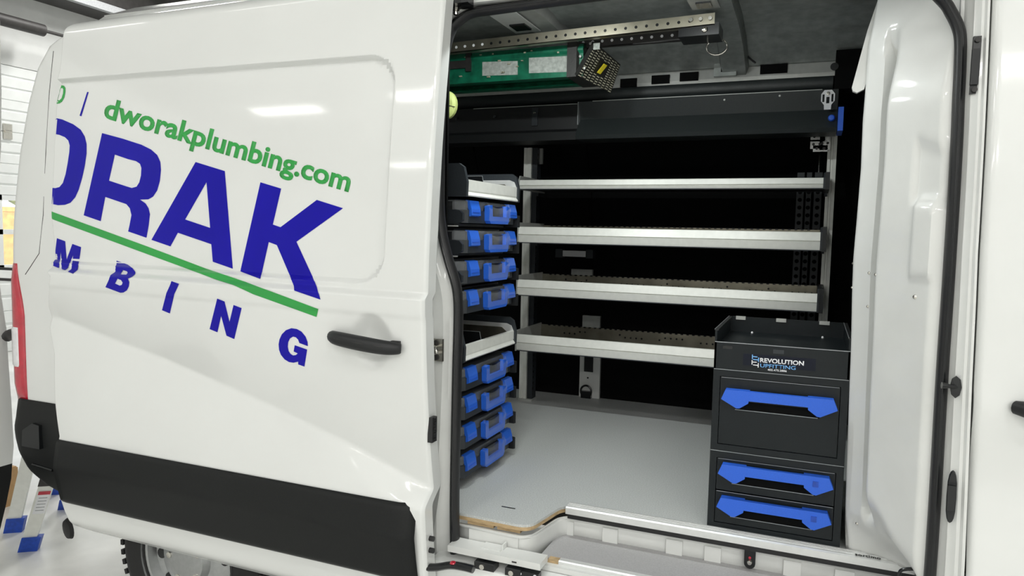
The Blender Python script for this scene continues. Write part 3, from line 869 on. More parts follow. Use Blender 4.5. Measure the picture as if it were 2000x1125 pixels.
# white guide ledge, carriage and track below the lobe
p0 = at(905, 1078, 'y', 0.06); p1 = at(1058, 1108, 'y', 0.06)
gl = MB().box((-1.0, 0.045, p1.z-0.004), (p1.x, 0.112, p1.z+0.016)).bevel(0.003).build('guide_ledge', 'inner_white', van)
MB().box((-0.90, 0.070, p1.z+0.016), (-0.835, 0.112, p1.z+0.019)).build('ledge_tray', 'inner_white', gl)
MB().box((-0.835, 0.085, p1.z+0.016), (-0.830, 0.112, p1.z+0.032)).build('ledge_tab', 'inner_white', gl)
MB().box((-0.785, 0.0435, p1.z+0.004), (-0.77, 0.0452, p1.z+0.008)).build('ledge_slot', 'dark_steel', gl)
tr = MB().box((-1.02, 0.03, 0.505), (-0.60, 0.10, 0.532)).bevel(0.003).build('lower_track', 'alu_dark', van)
for (ua, ub, v) in ((930, 968, 1107), (990, 1020, 1109)):
    pa = at(ua, v, 'y', 0.045); pb = at(ub, v+4, 'y', 0.045)
    r = MB().box((pa.x, 0.03, p1.z-0.034), (pb.x, 0.07, p1.z-0.010)).bevel(0.004).build('roller_carriage', 'black_gloss', tr)
    MB().lathe([(0.008, -0.003), (0.008, 0.01), (0, 0.01)], (lerp(pa.x, pb.x, 0.4), 0.03, p1.z-0.022), 'y', 12).build('roller_wheel', 'chrome', r)
pa = at(1012, 1108, 'y', 0.042); pb = at(1057, 1118, 'y', 0.042)
r = MB().box((pa.x, 0.036, p1.z-0.030), (p1.x-0.001, 0.06, p1.z-0.012)).bevel(0.003).build('roller_carriage', 'black_gloss', tr)
for x in (pa.x+0.008, p1.x-0.012): MB().lathe([(0, -0.004), (0.005, -0.003), (0.006, 0.0), (0, 0.001)], (x, 0.036, p1.z-0.021), 'y', 10).build('carriage_screw', 'ink_white', r)
# lower roller arm, with a red disc painting the tail lamp's reflection
q = [on_surface(u, v, lambda x, z: -0.03) for u, v in ((820, 1107), (850, 1108), (880, 1104), (905, 1107), (925, 1112))]
ar = MB().tube(catmull(q, 6), 0.015, 10, r2=0.011, up=(0, 0, 1)).build('lower_roller_arm', 'black_gloss', van, True)
p = q[2] + Vector((0.01, -0.004, 0.010)); MB().lathe([(0.010, 0), (0.008, 0.004), (0, 0.005)], p, 'z', 12).build('red_reflection', 'red_lens', ar, True)
# outer sill
MB().prism([(0.02, 0.40), (0.02, 0.56), (0.03, 0.580), (0.12, 0.584), (0.12, 0.40)], 'x', -1.05, 0.9).bevel(0.004).build('sill', 'white_paint', van)
# black hanging tab with its bolt
p = at(1466, 1063, 'y', 0.318)
b = MB(); pts = [(p.x-0.016, 0.706), (p.x+0.016, 0.706)]
for k in range(9):
    a = -PI*k/8; pts.append((p.x + 0.016*math.cos(a), 0.628 + 0.016*math.sin(a)))
tb = b.prism(pts, 'y', 0.312, 0.317).build('strap_tab', 'black_gloss', van)
MB().lathe([(0.0, -0.008), (0.006, -0.007), (0.009, -0.002), (0.009, 0.001)], (p.x, 0.312, 0.632), 'y', 14).build('tab_bolt', 'chrome', tb, True)
MB().lathe([(0.004, -0.0006), (0.004, 0)], (p.x, 0.312, 0.646), 'y', 10).build('red_mark', 'red_lens', tb)

# ------------------------------------------------------------------ side liner (far wall)
prof = [(1.905, 0.70), (1.905, 1.45), (1.84, 1.85), (1.66, 2.18), (1.60, 2.27)]
for (xa, xb) in ((-2.88, -1.745), (-1.740, -1.105), (-1.100, 0.00), (0.005, 0.42)):
    pr = prof + [(y+0.02, z) for y, z in prof[::-1]]
    MB().prism(pr, 'x', xa, xb).build('side_liner', 'black_liner', van)
MB().box((-2.60, 0.150, FL), (-1.075, 0.160, 2.28)).build('near_side_liner', 'black_liner', van)
MB().box((-2.95, 1.93, 0.45), (1.2, 1.97, 2.30)).build('far_side_panel', 'white_paint', van)
MB().box((0.42, 0.34, 0.62), (0.45, 1.93, 2.46)).build('cab_partition', 'black_liner', van)
# white pillar cover, lashing ring and tabs showing against the liner
pa = at(1133, 690, 'y', 1.885); pb = at(1170, 778, 'y', 1.885)
pc = MB().box((pa.x, 1.885, 0.70), (pb.x, 1.905, 1.02)).bevel(0.006, 2).build('pillar_cover', 'inner_white', van)
pp = at(1151, 712, 'y', 1.884); MB().box((pp.x-0.028, 1.880, pp.z-0.04), (pp.x+0.022, 1.887, pp.z+0.06)).bevel(0.003).build('pocket', 'black_gloss', pc)
pp = at(1148, 738, 'y', 1.884); MB().lathe([(0.005, -0.001), (0.005, 0.002)], (pp.x, 1.885, pp.z), 'y', 10).build('hole', 'black_gloss', pc)
pp = at(1145, 764, 'y', 1.87)
MB().tube([pp + Vector((0.03*math.cos(a), -0.005, 0.032*math.sin(a))) for a in [2*PI*k/20 for k in range(20)]], 0.005, 8, closed=True).build('lashing_ring', 'black_gloss', pc, True)
MB().box((pp.x-0.028, 1.86, 0.70), (pp.x+0.028, 1.886, pp.z+0.0)).bevel(0.006).build('ring_base', 'black_gloss', pc)
for (u0, u1, v0, v1) in ((1137, 1172, 618, 650), (1115, 1157, 527, 560)):
    pa = at(u0, v1, 'y', 1.885); pb = at(u1, v0, 'y', 1.885)
    MB().box((pa.x, 1.885, pa.z), (pb.x, 1.905, pb.z)).bevel(0.02, 3, 1.2).build('pillar_tab', 'alu_dark', van)
# grab bar on the liner
pa = at(1086, 494, 'y', 1.86); pb = at(1159, 496, 'y', 1.86)
gb = MB().box((pa.x+0.035, 1.855, pa.z-0.017), (pb.x-0.03, 1.868, pa.z+0.015)).bevel(0.004).build('grab_bar', 'ink_white', van)
gb['label'] = 'short cream bar with black end fittings below the second shelf'
for xa, xb in ((pa.x, pa.x+0.04), (pb.x-0.04, pb.x)):
    e = MB().box((xa, 1.85, pa.z-0.024), (xb, 1.90, pa.z+0.022)).bevel(0.006, 2).build('end_fitting', 'case_grey', gb)

# ------------------------------------------------------------------ roof seen from inside
RP = [(0.14, 2.30), (0.22, 2.385), (0.40, 2.440), (0.80, 2.465), (1.10, 2.455), (1.30, 2.42), (1.42, 2.37), (1.485, 2.335)]
rows = []
for x in [lerp(-2.52, 0.45, k/90) for k in range(91)]:
    row = []
    for k in range(41):
        t = k/40; i = t*(len(RP)-1); a = int(min(i, len(RP)-2)); f = i-a
        y = lerp(RP[a][0], RP[a+1][0], f); z = lerp(RP[a][1], RP[a+1][1], f)
        bead = 0.006*sstep(0.6, 0.9, math.sin(y*21.0))*(1 if (x < -0.55 or x > -0.22) else 0)
        row.append((x, y, z - bead))
    rows.append(row)
rf = MB().grid(rows).build('roof_panel', 'grey_primer', van, 0.9, solid=0.003); rf['label'] = 'bare grey metal roof of the van seen from inside'
rows = [[(x, y, z) for (y, z) in ((0.16, 2.395), (0.3, 2.464), (0.6, 2.488), (1.0, 2.50), (1.6, 2.46), (1.95, 2.30))] for x in (-2.58, 1.25)]
MB().grid(rows).build('roof_skin', 'white_paint', van, 0.9, solid=0.004)
def rib(x0, x1, drop, m, name, ya=0.2, yb=1.49):
    rows = []
    for k in range(25):
        y = lerp(ya, yb, k/24); z = interp(RP, y)
        rows.append([(x0, y, z), (x0+0.012, y, z-drop), (x1-0.012, y, z-drop), (x1, y, z)])
    return MB().grid(rows).build(name, m, van, 0.5, solid=0.002)
r1 = rib(-1.13, -1.0, 0.035, 'alu_dark', 'roof_bow')
r2 = rib(-0.42, -0.30, 0.04, 'grey_primer', 'roof_bow')
# bracket plate with a square hole at the rear bow, and the one at the front bow
p = at(1016, 50, 'z', 2.415)
MB().box((p.x-0.035, p.y-0.03, 2.408), (p.x+0.03, p.y+0.05, 2.414)).build('square_hole', 'black_gloss', r1)
MB().box((p.x-0.06, p.y-0.20, 2.414), (p.x+0.05, p.y+0.10, 2.418)).build('bracket_plate', 'alu_strip', r1)
p = at(1375, 7, 'z', 2.42)
MB().box((p.x-0.05, p.y-0.09, 2.418), (p.x+0.05, p.y+0.06, 2.422)).build('bracket_plate', 'alu_dark', r2)
MB().box((p.x-0.026, p.y-0.03, 2.412), (p.x+0.026, p.y+0.03, 2.4175)).build('square_hole', 'black_gloss', r2)
p = at(1418, 138, 'y', 1.47)
MB().box((p.x-0.05, 1.455, p.z-0.025), (p.x+0.045, 1.49, p.z+0.05)).bevel(0.01, 2).build('bow_foot', 'grey_primer', r2)
MB().box((p.x-0.02, 1.452, p.z-0.008), (p.x+0.02, 1.4555, p.z+0.012)).build('square_hole', 'black_gloss', r2)
# cant rail with its pockets, and the rounded black trim below
cr = MB().prism([(1.485, 2.335), (1.478, 2.290), (1.482, 2.275), (1.50, 2.275), (1.50, 2.335)], 'x', -2.52, 0.42).build('cant_rail', 'alu_dark', van)
for (u0, u1, v0, v1) in ((1212, 1244, 153, 168), (1273, 1308, 147, 161), (1328, 1364, 141, 156), (1485, 1538, 125, 142)):
    pa = at(u0, (v0+v1)/2, 'y', 1.477); pb = at(u1, (v0+v1)/2, 'y', 1.477); z = (pa.z+pb.z)/2
    MB().box((pa.x, 1.471, z-0.022), (pb.x, 1.485, z+0.016)).bevel(0.004).build('rail_pocket', 'black_liner', cr)
MB().tube([(-2.52, 1.52, 2.25), (-1.5, 1.52, 2.25), (-0.2, 1.52, 2.25), (0.04, 1.52, 2.25)], 0.042, 14).build('rail_trim', 'beam_black', van, True)
# speaker pod
p = at(1640, 132, 'y', 1.43)
sp_ = MB().box((0.045, 1.40, 2.205), (0.26, 1.50, 2.36)).bevel(0.006).build('speaker_pod', 'black_liner', van)
p = at(1630, 130, 'y', 1.40); MB().lathe([(0.016, 0.0), (0.015, -0.003), (0.0, -0.003)], (p.x, 1.40, p.z), 'y', 18).build('pod_grommet', 'black_plastic', sp_)
# loose lead by the roof
pts = [at(u, v, 'y', 1.42) for u, v in ((1460, 84), (1456, 95), (1459, 108), (1468, 117), (1476, 123))]
MB().tube(catmull(pts, 5), 0.004, 8).build('roof_lead', 'rubber', van, True)

# ------------------------------------------------------------------ pressed white pillar inside the front of the opening
LE = [(1712, -20), (1700, 43), (1690, 91), (1684, 176), (1679, 235), (1675, 331), (1667, 427), (1660, 507), (1658, 560), (1656, 655), (1652, 761), (1647, 911), (1644, 1012), (1646, 1085)]
LEp = sorted([(p.z, p.x) for p in [at(u, v, 'y', 0.36) for u, v in LE]])
def pillar(s, z):
    xl = interp(LEp, z); xr = x_right(min(z, 2.1)) + 0.012; yl = 0.36; yr = y_body(0, z) + 0.062
    # in-plane curve: flange, groove, rounded main pressing
    x = lerp(xl, xr, s); y = lerp(yl, yr, s)
    d = Vector((xr-xl, yr-yl)); n = Vector((d.y, -d.x)).normalized()
    g = sstep(0.24, 0.27, s) * (1 - sstep(0.33, 0.40, s))
    fade = sstep(0.80, 0.92, z) * (1 - sstep(1.98, 2.16, z))
    main = sstep(0.33, 0.44, s) * (1 - sstep(0.93, 1.0, s)*0.6)
    zb = 0.90 - 0.13 * sstep(0.4, 1.0, s)
    body = sstep(zb - 0.10, zb + 0.03, z) * (1 - sstep(1.93 - 0.0*s, 2.17, z))
    h = 0.044*main*body - 0.075*g*fade
    # the foot is drawn back behind the floor edge strip
    h -= 0.085*math.sin(PI*min(1, s*1.02))*(1 - sstep(0.705, 0.84, z))
    # flange edge turned
    h -= 0.012*(1 - sstep(0.0, 0.05, s))
    # pressed pads beside the seal
    h -= 0.012*sstep(0.70, 0.74, s)*sstep(1.72, 1.735, z+0.05*s)*(1 - sstep(1.90, 1.95, z+0.12*s))
    h += 0.010*sstep(0.74, 0.78, s)*(1-sstep(0.93, 0.97, s))*sstep(1.50, 1.515, z)*(1 - sstep(1.69, 1.71, z))
    # dimples in the groove
    for zc, hl in ((1.86, 0.05), (1.62, 0.07), (1.27, 0.07), (1.06, 0.06)):
        h += 0.016*math.exp(-((s-0.325)/0.03)**2 - ((z-zc)/hl)**4)
    return Vector((x + n.x*h, y + n.y*h, z))
rows = []
for i in range(131):
    z = lerp(0.702, 2.27, i/130)
    row = [(0.42, 0.37, z), (interp(LEp, z)+0.02, 0.372, z)]
    for k in range(61): row.append(pillar(k/60, z))
    rows.append(row)
ip = MB().grid(rows).build('inner_pillar_panel', 'inner_white', van, 0.9, solid=0.0016)
ip['label'] = 'glossy white pressed inner pillar at the front of the opening'
for (u, v) in ((1786, 584), (1697, 528), (1709, 535), (1694, 602), (1663, 513), (1656, 560), (1672, 1027), (1657, 512)):
    best = None
    for i in range(60):
        for k in range(60):
            q = pillar(k/59, lerp(0.75, 2.1, i/59)); d = q - CAM
            c = (d.dot(rt2), d.dot(dn2), d.dot(fw)); e = (1000 + FPX*c[0]/c[2]-u)**2 + (562.5 + FPX*c[1]/c[2]-v)**2
            if best is None or e < best[0]: best = (e, q)
    q = best[1]; r = 0.006 if u == 1786 else 0.0045
    MB().lathe([(0, -r*0.9), (r*0.7, -r*0.6), (r, 0), (r, 0.003)], q, 'y', 10).build('rivet', 'chrome', ip, True)
# drooping edge cover at the top of the pillar
quad = [at(u, v, 'y', 0.37) for u, v in ((1718, -10), (1694, 60), (1664, 170), (1666, 178), (1674, 181), (1688, 174), (1700, 130), (1712, 80), (1745, -10))]
b = MB(); b.hull4(quad, (0.0, 0.018, 0)); b.bevel(0.004, 2); b.build('pillar_edge_cover', 'inner_white', van, True)
# black ring at the pillar foot
p = at(1773, 1118, 'y', 0.20)
MB().tube(catmull([p + Vector((-0.02, 0, -0.014)), p + Vector((-0.016, -.004, 0.004)), p + Vector((0.004, -.006, 0.013)), p + Vector((0.018, -.004, 0.010)), p + Vector((0.022, 0, -0.02))], 6), 0.0045, 8).build('lashing_ring', 'black_gloss', van, True)

# ------------------------------------------------------------------ rear wheel
WX, WZ = -2.115, 0.345
whl = MB().lathe([(0.215, 0.08), (0.23, 0.075), (0.29, 0.070), (0.325, 0.085), (0.345, 0.115), (0.345, 0.255), (0.325, 0.285), (0.23, 0.29), (0.215, 0.28)], (WX, 0, WZ), 'y', 64, closed=True).build('rear_wheel', 'tyre', van, 0.9)
b = MB()
for k in range(56):
    a = 2*PI*k/56; M = Matrix.Translation((WX, 0, WZ)) @ Matrix.Rotation(-a, 4, 'Y')
    b.box((0.338, 0.088, -0.010), (0.352, 0.125, 0.010), M)
b.build('tread_blocks', 'tyre', whl)['kind'] = 'stuff'
rim = MB().lathe([(0.222, 0.07), (0.222, 0.082), (0.205, 0.086), (0.195, 0.12), (0.17, 0.125), (0.14, 0.105), (0.10, 0.10), (0.085, 0.075), (0.06, 0.07), (0.0, 0.07)], (WX, 0, WZ), 'y', 48, caps=False).build('rim', 'rim', whl, 0.6)
for k in range(10):
    a = 2*PI*k/10 + 0.1
    MB().lathe([(0.0, -0.004), (0.020, -0.004), (0.022, 0.006)], (WX + 0.158*math.cos(a), 0.112, WZ + 0.158*math.sin(a)), 'y', 14).build('rim_hole', 'black_gloss', whl)
for k in range(5):
    a = 2*PI*k/5 + 0.5
    MB().lathe([(0.0, -0.02), (0.012, -0.018), (0.013, 0.0)], (WX + 0.075*math.cos(a), 0.085, WZ + 0.075*math.sin(a)), 'y', 8).build('wheel_nut', 'chrome', whl)

# added fill lamps, unseen under the roof, to brighten the interior
for x in (-0.95, -0.42):
    z = interp(RP, 0.30)
    cl = MB().box((x-0.085, 0.275, z-0.026), (x+0.085, 0.325, z-0.006)).bevel(0.005, 2).build('added_fill_lamp', 'inner_white', van)
    MB().box((x-0.075, 0.280, z-0.030), (x+0.075, 0.320, z-0.026)).bevel(0.001).build('lamp_lens', 'lamp_lens', cl)
    ld = bpy.data.lights.new('lamp', 'AREA'); ld.shape = 'RECTANGLE'; ld.size = 0.15; ld.size_y = 0.04; ld.energy = FILL_W; ld.color = (0.95, 1.0, 0.98)
    lo = bpy.data.objects.new('lamp', ld); C.objects.link(lo); lo.location = (x, 0.30, z-0.032); lo.rotation_euler = (math.radians(18), 0, 0); adopt(lo, cl)
# ================================================================== CONTENTS
# ------------------------------------------------------------------ overhead black box beam
SX0 = -1.70
bm_ = thing('overhead_beam', 'long black box beam with a blue end cap above the rear shelves', 'beam', (-0.8, 1.45, 2.03))
MB().prism([(1.405, 2.205), (1.440, 2.128), (1.372, 2.046), (1.385, 2.030), (1.54, 2.03), (1.54, 2.205)], 'x', -1.05, 0.062).bevel(0.004, 2).build('beam_front', 'beam_black', bm_, 0.4)
MB().prism([(1.425, 2.200), (1.425, 2.085), (1.40, 2.07), (1.39, 2.03), (1.55, 2.03), (1.55, 2.200)], 'x', -2.2, -1.052).build('beam_rear', 'black_plastic', bm_)
MB().box((-1.0505, 1.402, 2.10), (-1.047, 1.4345, 2.205)).build('joint_line', 'edge_steel', bm_)
MB().tube([(-1.6, 1.425, 2.2005), (-1.06, 1.425, 2.2005)], 0.0018, 6).build('top_edge', 'alu_dark', bm_)
MB().tube([(-0.98, 1.405, 2.2055), (0.0, 1.405, 2.2055)], 0.0018, 6).build('top_edge', 'alu_dark', bm_)
p = at(1643, 232, 'y', 1.40)
MB().box((0.064, 1.36, 2.030), (0.084, 1.52, 2.125)).bevel(0.004, 2).build('end_cap', 'blue_plastic', bm_)
p = at(1624, 230, 'y', 1.38); MB().lathe([(0.0, -0.008), (0.010, -0.006), (0.013, 0.0), (0.013, 0.012)], (p.x, 1.380, p.z), 'y', 18).build('blue_button', 'blue_plastic', bm_, True)
for u, v in ((1415, 195), (1523, 187)):
    p = at(u, v, 'y', 1.412); MB().lathe([(0.0, -0.004), (0.004, -0.003), (0.005, 0.002)], p, 'y', 10).build('beam_rivet', 'alu_dark', bm_, True)
for u, v in ((892, 232), (966, 228)):
    p = at(u, v, 'y', 1.424); MB().lathe([(0.0, -0.006), (0.007, -0.004), (0.008, 0.002)], p, 'y', 10).build('beam_rivet', 'case_grey', bm_, True)
p = at(1045, 225, 'y', 1.42)
MB().box((p.x-0.014, 1.415, p.z-0.05), (p.x+0.014, 1.424, p.z+0.035)).bevel(0.003).build('clip', 'case_grey', bm_)
MB().lathe([(0.0, -0.006), (0.006, -0.004), (0.007, 0.002)], (p.x, 1.415, p.z+0.012), 'y', 12).build('clip_screw', 'chrome', bm_, True)
# forked bracket
p = at(1617, 193, 'y', 1.40)
out = [(-0.026, 0.02), (-0.014, 0.036), (0.014, 0.036), (0.026, 0.02), (0.026, -0.008), (0.014, -0.024), (0.013, -0.043), (-0.013, -0.043), (-0.014, -0.024), (-0.026, -0.008)]
holes = [[(a-0.004, -0.012), (a+0.004, -0.012), (a+0.004, 0.02), (a-0.004, 0.02)] for a in (-0.017, 0.017)] + [[(-0.006, -0.018), (0.006, -0.018), (0.006, 0.008), (-0.006, 0.008)]]
bm = fill([out], holes)
for v in bm.verts: v.co = (p.x + v.co.x, 1.402, p.z + v.co.y)
mb = MB(); mb.bm.free(); mb.bm = bm; mb.build('forked_bracket', 'ink_white', bm_, solid=0.003)
MB().lathe([(0.0, -0.005), (0.007, -0.004), (0.008, 0.0)], (p.x, 1.401, p.z+0.022), 'y', 12).build('bracket_screw', 'chrome', bm_, True)

# ------------------------------------------------------------------ rear wall shelf rack
rk = thing('shelf_rack', 'aluminium shelf rack with four long shelves against the black far wall', 'shelf rack', (-0.65, 1.6, FL))
pr = [(1660, 0)]
def post(x0, x1, y0, y1, z0, z1):
    b = MB(); b.prism([(x0, y0), (x0 + 0.012, y0), (x0+0.014, y0+0.006), (x0+0.022, y0+0.006), (x0+0.024, y0), (x1, y0), (x1, y1), (x0, y1)], 'z', z0, z1)
    return b.build('post', 'aluminium', rk)
lp_ = post(-1.415, -1.375, 1.655, 1.72, FL, 2.03)
MB().box((-1.373, 1.665, FL), (-1.345, 1.72, 2.03)).build('post_channel', 'case_grey', lp_)
b = MB()
for k in range(44): b.box((-1.3465, 1.672, FL+0.03+0.03*k), (-1.3435, 1.680, FL+0.042+0.03*k))
b.build('slot_row', 'black_gloss', lp_)['kind'] = 'stuff'
pa = at(1605, 590, 'y', 1.66); 
rp_ = post(0.035, 0.072, 1.655, 1.72, FL, 2.055)
MB().box((-1.42, 1.65, FL), (-1.34, 1.73, FL+0.012)).build('foot', 'alu_dark', rk)
MB().box((-1.36, 1.70, 1.95), (-1.33, 1.715, 2.03)).bevel(0.003).build('top_bracket', 'alu_dark', rk)
# fixing bracket by the top of the front post
p = at(1608, 270, 'y', 1.64)
for (dx, dz, wx, wz) in ((-0.022, 0.008, 0.030, 0.022), (-0.026, -0.026, 0.026, 0.020), (0.008, -0.022, 0.022, 0.030), (-0.010, -0.045, 0.030, 0.014)):
    bb = MB().box((p.x+dx-wx, 1.635, p.z+dz-wz), (p.x+dx+wx, 1.640, p.z+dz+wz)).bevel(0.003).build('fixing_bracket', 'alu_strip', rk)
    for sx in (-0.5, 0.5):
        MB().lathe([(0.006, -0.001), (0.006, 0.002)], (p.x+dx+sx*wx, 1.635, p.z+dz), 'y', 10).build('bracket_hole', 'black_gloss', bb)
# perforated uprights behind the shelves
for (u0, u1) in ((1552, 1566), (1570.5, 1580.5), (1586, 1601)):
    pa = at(u0, 450, 'y', 1.80); pb = at(u1, 450, 'y', 1.80)
    up = MB().box((pa.x, 1.80, FL), (pb.x, 1.81, 1.90)).build('perforated_upright', 'case_grey', rk)
    b = MB(); z = 0.8
    while z < 1.88:
        b.lathe([(0.010, -0.0008), (0.010, 0.001)], ((pa.x+pb.x)/2, 1.80, z), 'y', 8); z += 0.036
    b.build('hole_row', 'black_liner', up)['kind'] = 'stuff'
# shelves
def shelf(zt, zb, label):
    """zt / zb: top and bottom of the front rail"""
    xa, xb = -1.316, 0.024
    H = zt - zb
    if H > 0.05:
        prof = [(1.354, zb), (1.352, zb+0.006), (1.346, zb+H*0.46), (1.352, zb+H*0.48), (1.352, zb+H*0.50), (1.345, zb+H*0.52), (1.356, zt-0.002), (1.358, zt), (1.368, zt), (1.372, zb)]
    else:
        prof = [(1.354, zb), (1.350, zb+0.010), (1.355, zb+0.012), (1.355, zb+0.015), (1.346, zb+0.017), (1.352, zt-0.002), (1.355, zt), (1.368, zt), (1.372, zb)]
    s = MB().prism(prof, 'x', xa, xb).build('shelf', 'aluminium', rk); s['label'] = label
    MB().box((xa, 1.352, zb-0.004), (xb, 1.372, zb)).build('rail_underside', 'case_grey', s)
    MB().box((xa+0.003, 1.36, zb+0.004), (xb-0.003, 1.70, zb+0.010)).build('shelf_board', 'black_plastic', s)
    rim = zt + (0.012 if H > 0.05 else -0.004)
    MB().box((xa+0.003, 1.694, zb+0.004), (xb-0.003, 1.70, rim)).build('rear_panel', 'galv', s)
    b = MB(); n = 46
    for k in range(n):
        x = lerp(xa+0.05, xb-0.05, k/(n-1)); b.box((x-0.006, 1.690, rim-0.0035), (x+0.006, 1.7005, rim+0.0015))
    b.build('rim_slots', 'black_gloss', s)['kind'] = 'stuff'
    if H > 0.05:
        b = MB(); random.seed(int(zt*1000))
        for c in (0.10, 0.32, 0.47, 0.62, 0.78, 0.92):
            for k in range(5):
                x = lerp(xa, xb, c) + 0.028*k; z = zb + 0.05 + random.choice((0, 0, 0.012))
                b.lathe([(0.005, -0.001), (0.005, 0.001)], (x, 1.694, z), 'y', 6)
        b.build('panel_holes', 'black_gloss', s)['kind'] = 'stuff'
    for x, w in ((xa-0.002, 0.006), (xb-0.002, 0.008)):
        MB().prism([(1.345, zb-0.004), (1.345, zt), (1.36, zt+0.02), (1.70, zt+0.02), (1.70, zb-0.004)], 'x', x, x+w).build('end_plate', 'case_grey' if x > -1 else 'alu_dark', s)
    pe = MB().box((xb+0.004, 1.347, zb-0.006), (xb+0.022, 1.66, zt+0.022)).bevel(0.004).build('end_cap', 'black_plastic', s)
    for x in (-1.33, 0.03):
        MB().box((x, 1.62, zb-0.02), (x+0.012, 1.70, zb+0.03)).build('hook', 'case_grey', s)
    return s
shelf(1.842, 1.800, 'top narrow aluminium shelf')
shelf(1.620, 1.546, 'second aluminium shelf')
shelf(1.366, 1.292, 'third aluminium shelf')
shelf(1.099, 1.023, 'bottom aluminium shelf')

# ------------------------------------------------------------------ organiser case rack at the rear of the opening
FX, YA, YB = -1.08, 0.292, 0.757     # front plane, near end, far end
cr_ = thing('case_rack', 'dark rack of pull-out trays holding blue latched cases beside the door opening', 'rack', (-1.27, 0.52, FL))
for y in (0.40, 0.66):
    ps = MB().prism([(-1.43, y), (-1.40, y), (-1.40, y+0.045), (-1.43, y+0.045)], 'z', FL, 1.905).build('post', 'aluminium', cr_)
    b = MB()
    for k in range(36): b.lathe([(0.004, -0.001), (0.004, 0.001)], (-1.3995, y+0.022, FL+0.05+0.032*k), 'x', 8)
    b.build('hole_row', 'black_gloss', ps)['kind'] = 'stuff'
    MB().box((-1.445, y-0.02, FL), (-1.36, y+0.065, FL+0.010)).build('foot', 'case_grey', cr_)
MB().box((-1.440, 0.36, 1.905), (-1.385, 0.72, 1.94)).bevel(0.012, 2).build('top_cap', 'black_plastic', cr_)
MB().box((-1.435, 0.30, FL), (-1.428, 0.75, 1.90)).build('back_plate', 'black_liner', cr_)
def tray(zb, zt, name, label):
    t = MB().prism([(-1.42, zb-0.004), (FX-0.004, zb-0.004), (FX-0.004, zb+0.004), (-1.42, zb+0.004)], 'y', YA+0.012, YB-0.012).build(name, 'case_grey', cr_)
    t['label'] = label
    H = zt - zb
    MB().prism([(FX-0.014, zb), (FX+0.004, zb-0.012), (FX+0.006, zb-0.008), (FX-0.002, zb+0.004), (FX, zb+0.008), (FX, zt), (FX-0.014, zt)], 'y', YA+0.008, YB-0.010).build('front_rail', 'aluminium', t)
    # near end plate with its sloping front
    pe = [(-1.42, zb-0.014), (FX+0.006, zb-0.014), (FX+0.008, zb+0.035), (FX-0.004, zt+0.040), (FX-0.022, zt+0.052), (-1.42, zt+0.052)]
    e = MB().prism(pe, 'y', YA-0.006, YA+0.010).bevel(0.003).build('end_plate', 'case_grey', t)
    e2 = MB().prism(pe, 'y', YB-0.012, YB+0.004).bevel(0.003).build('end_plate', 'case_grey', t)
    # far end: rounded pale liner
    q = [(FX-0.001, zb), (FX-0.001, zt), (FX-0.010, zt+0.020), (FX-0.03, zt+0.028), (-1.30, zt+0.028), (-1.30, zb)]
    MB().prism(q, 'y', YB-0.016, YB-0.013).build('end_liner', 'alu_strip', t)
    q = [(FX-0.030, zb), (FX-0.030, zt-0.004), (FX-0.05, zt+0.012), (-1.30, zt+0.012), (-1.30, zb)]
    MB().prism(q, 'y', YB-0.0175, YB-0.0155).build('end_recess', 'galv', t)
    MB().box((-1.42, YA+0.012, zb), (-1.41, YB-0.012, zt+0.02)).build('back_wall', 'black_plastic', t)
    # dividers
    for y, h in ((lerp(YA, YB, 0.42), 0.024),):
        d = MB().prism([(-1.40, zb+0.004), (FX-0.018, zb+0.004), (FX-0.03, zt+h), (-1.40, zt+h)], 'y', y, y+0.003).build('divider', 'black_gloss', t)
        MB().tube([(FX-0.018, y+0.0015, zb+0.01), (FX-0.03, y+0.0015, zt+h), (-1.40, y+0.0015, zt+h)], 0.0016, 6).build('divider_edge', 'edge_steel', d)
    MB().cyl((-1.15, YA+0.01, zt+0.016), (-1.15, YA+0.11, zt+0.016), 0.006, 10).build('pin', 'chrome', t)
    return t
tray(1.724, 1.768, 'upper_tray', 'upper pull-out tray with silver front rail')
tray(1.166, 1.206, 'lower_tray', 'lower pull-out tray with silver front rail')

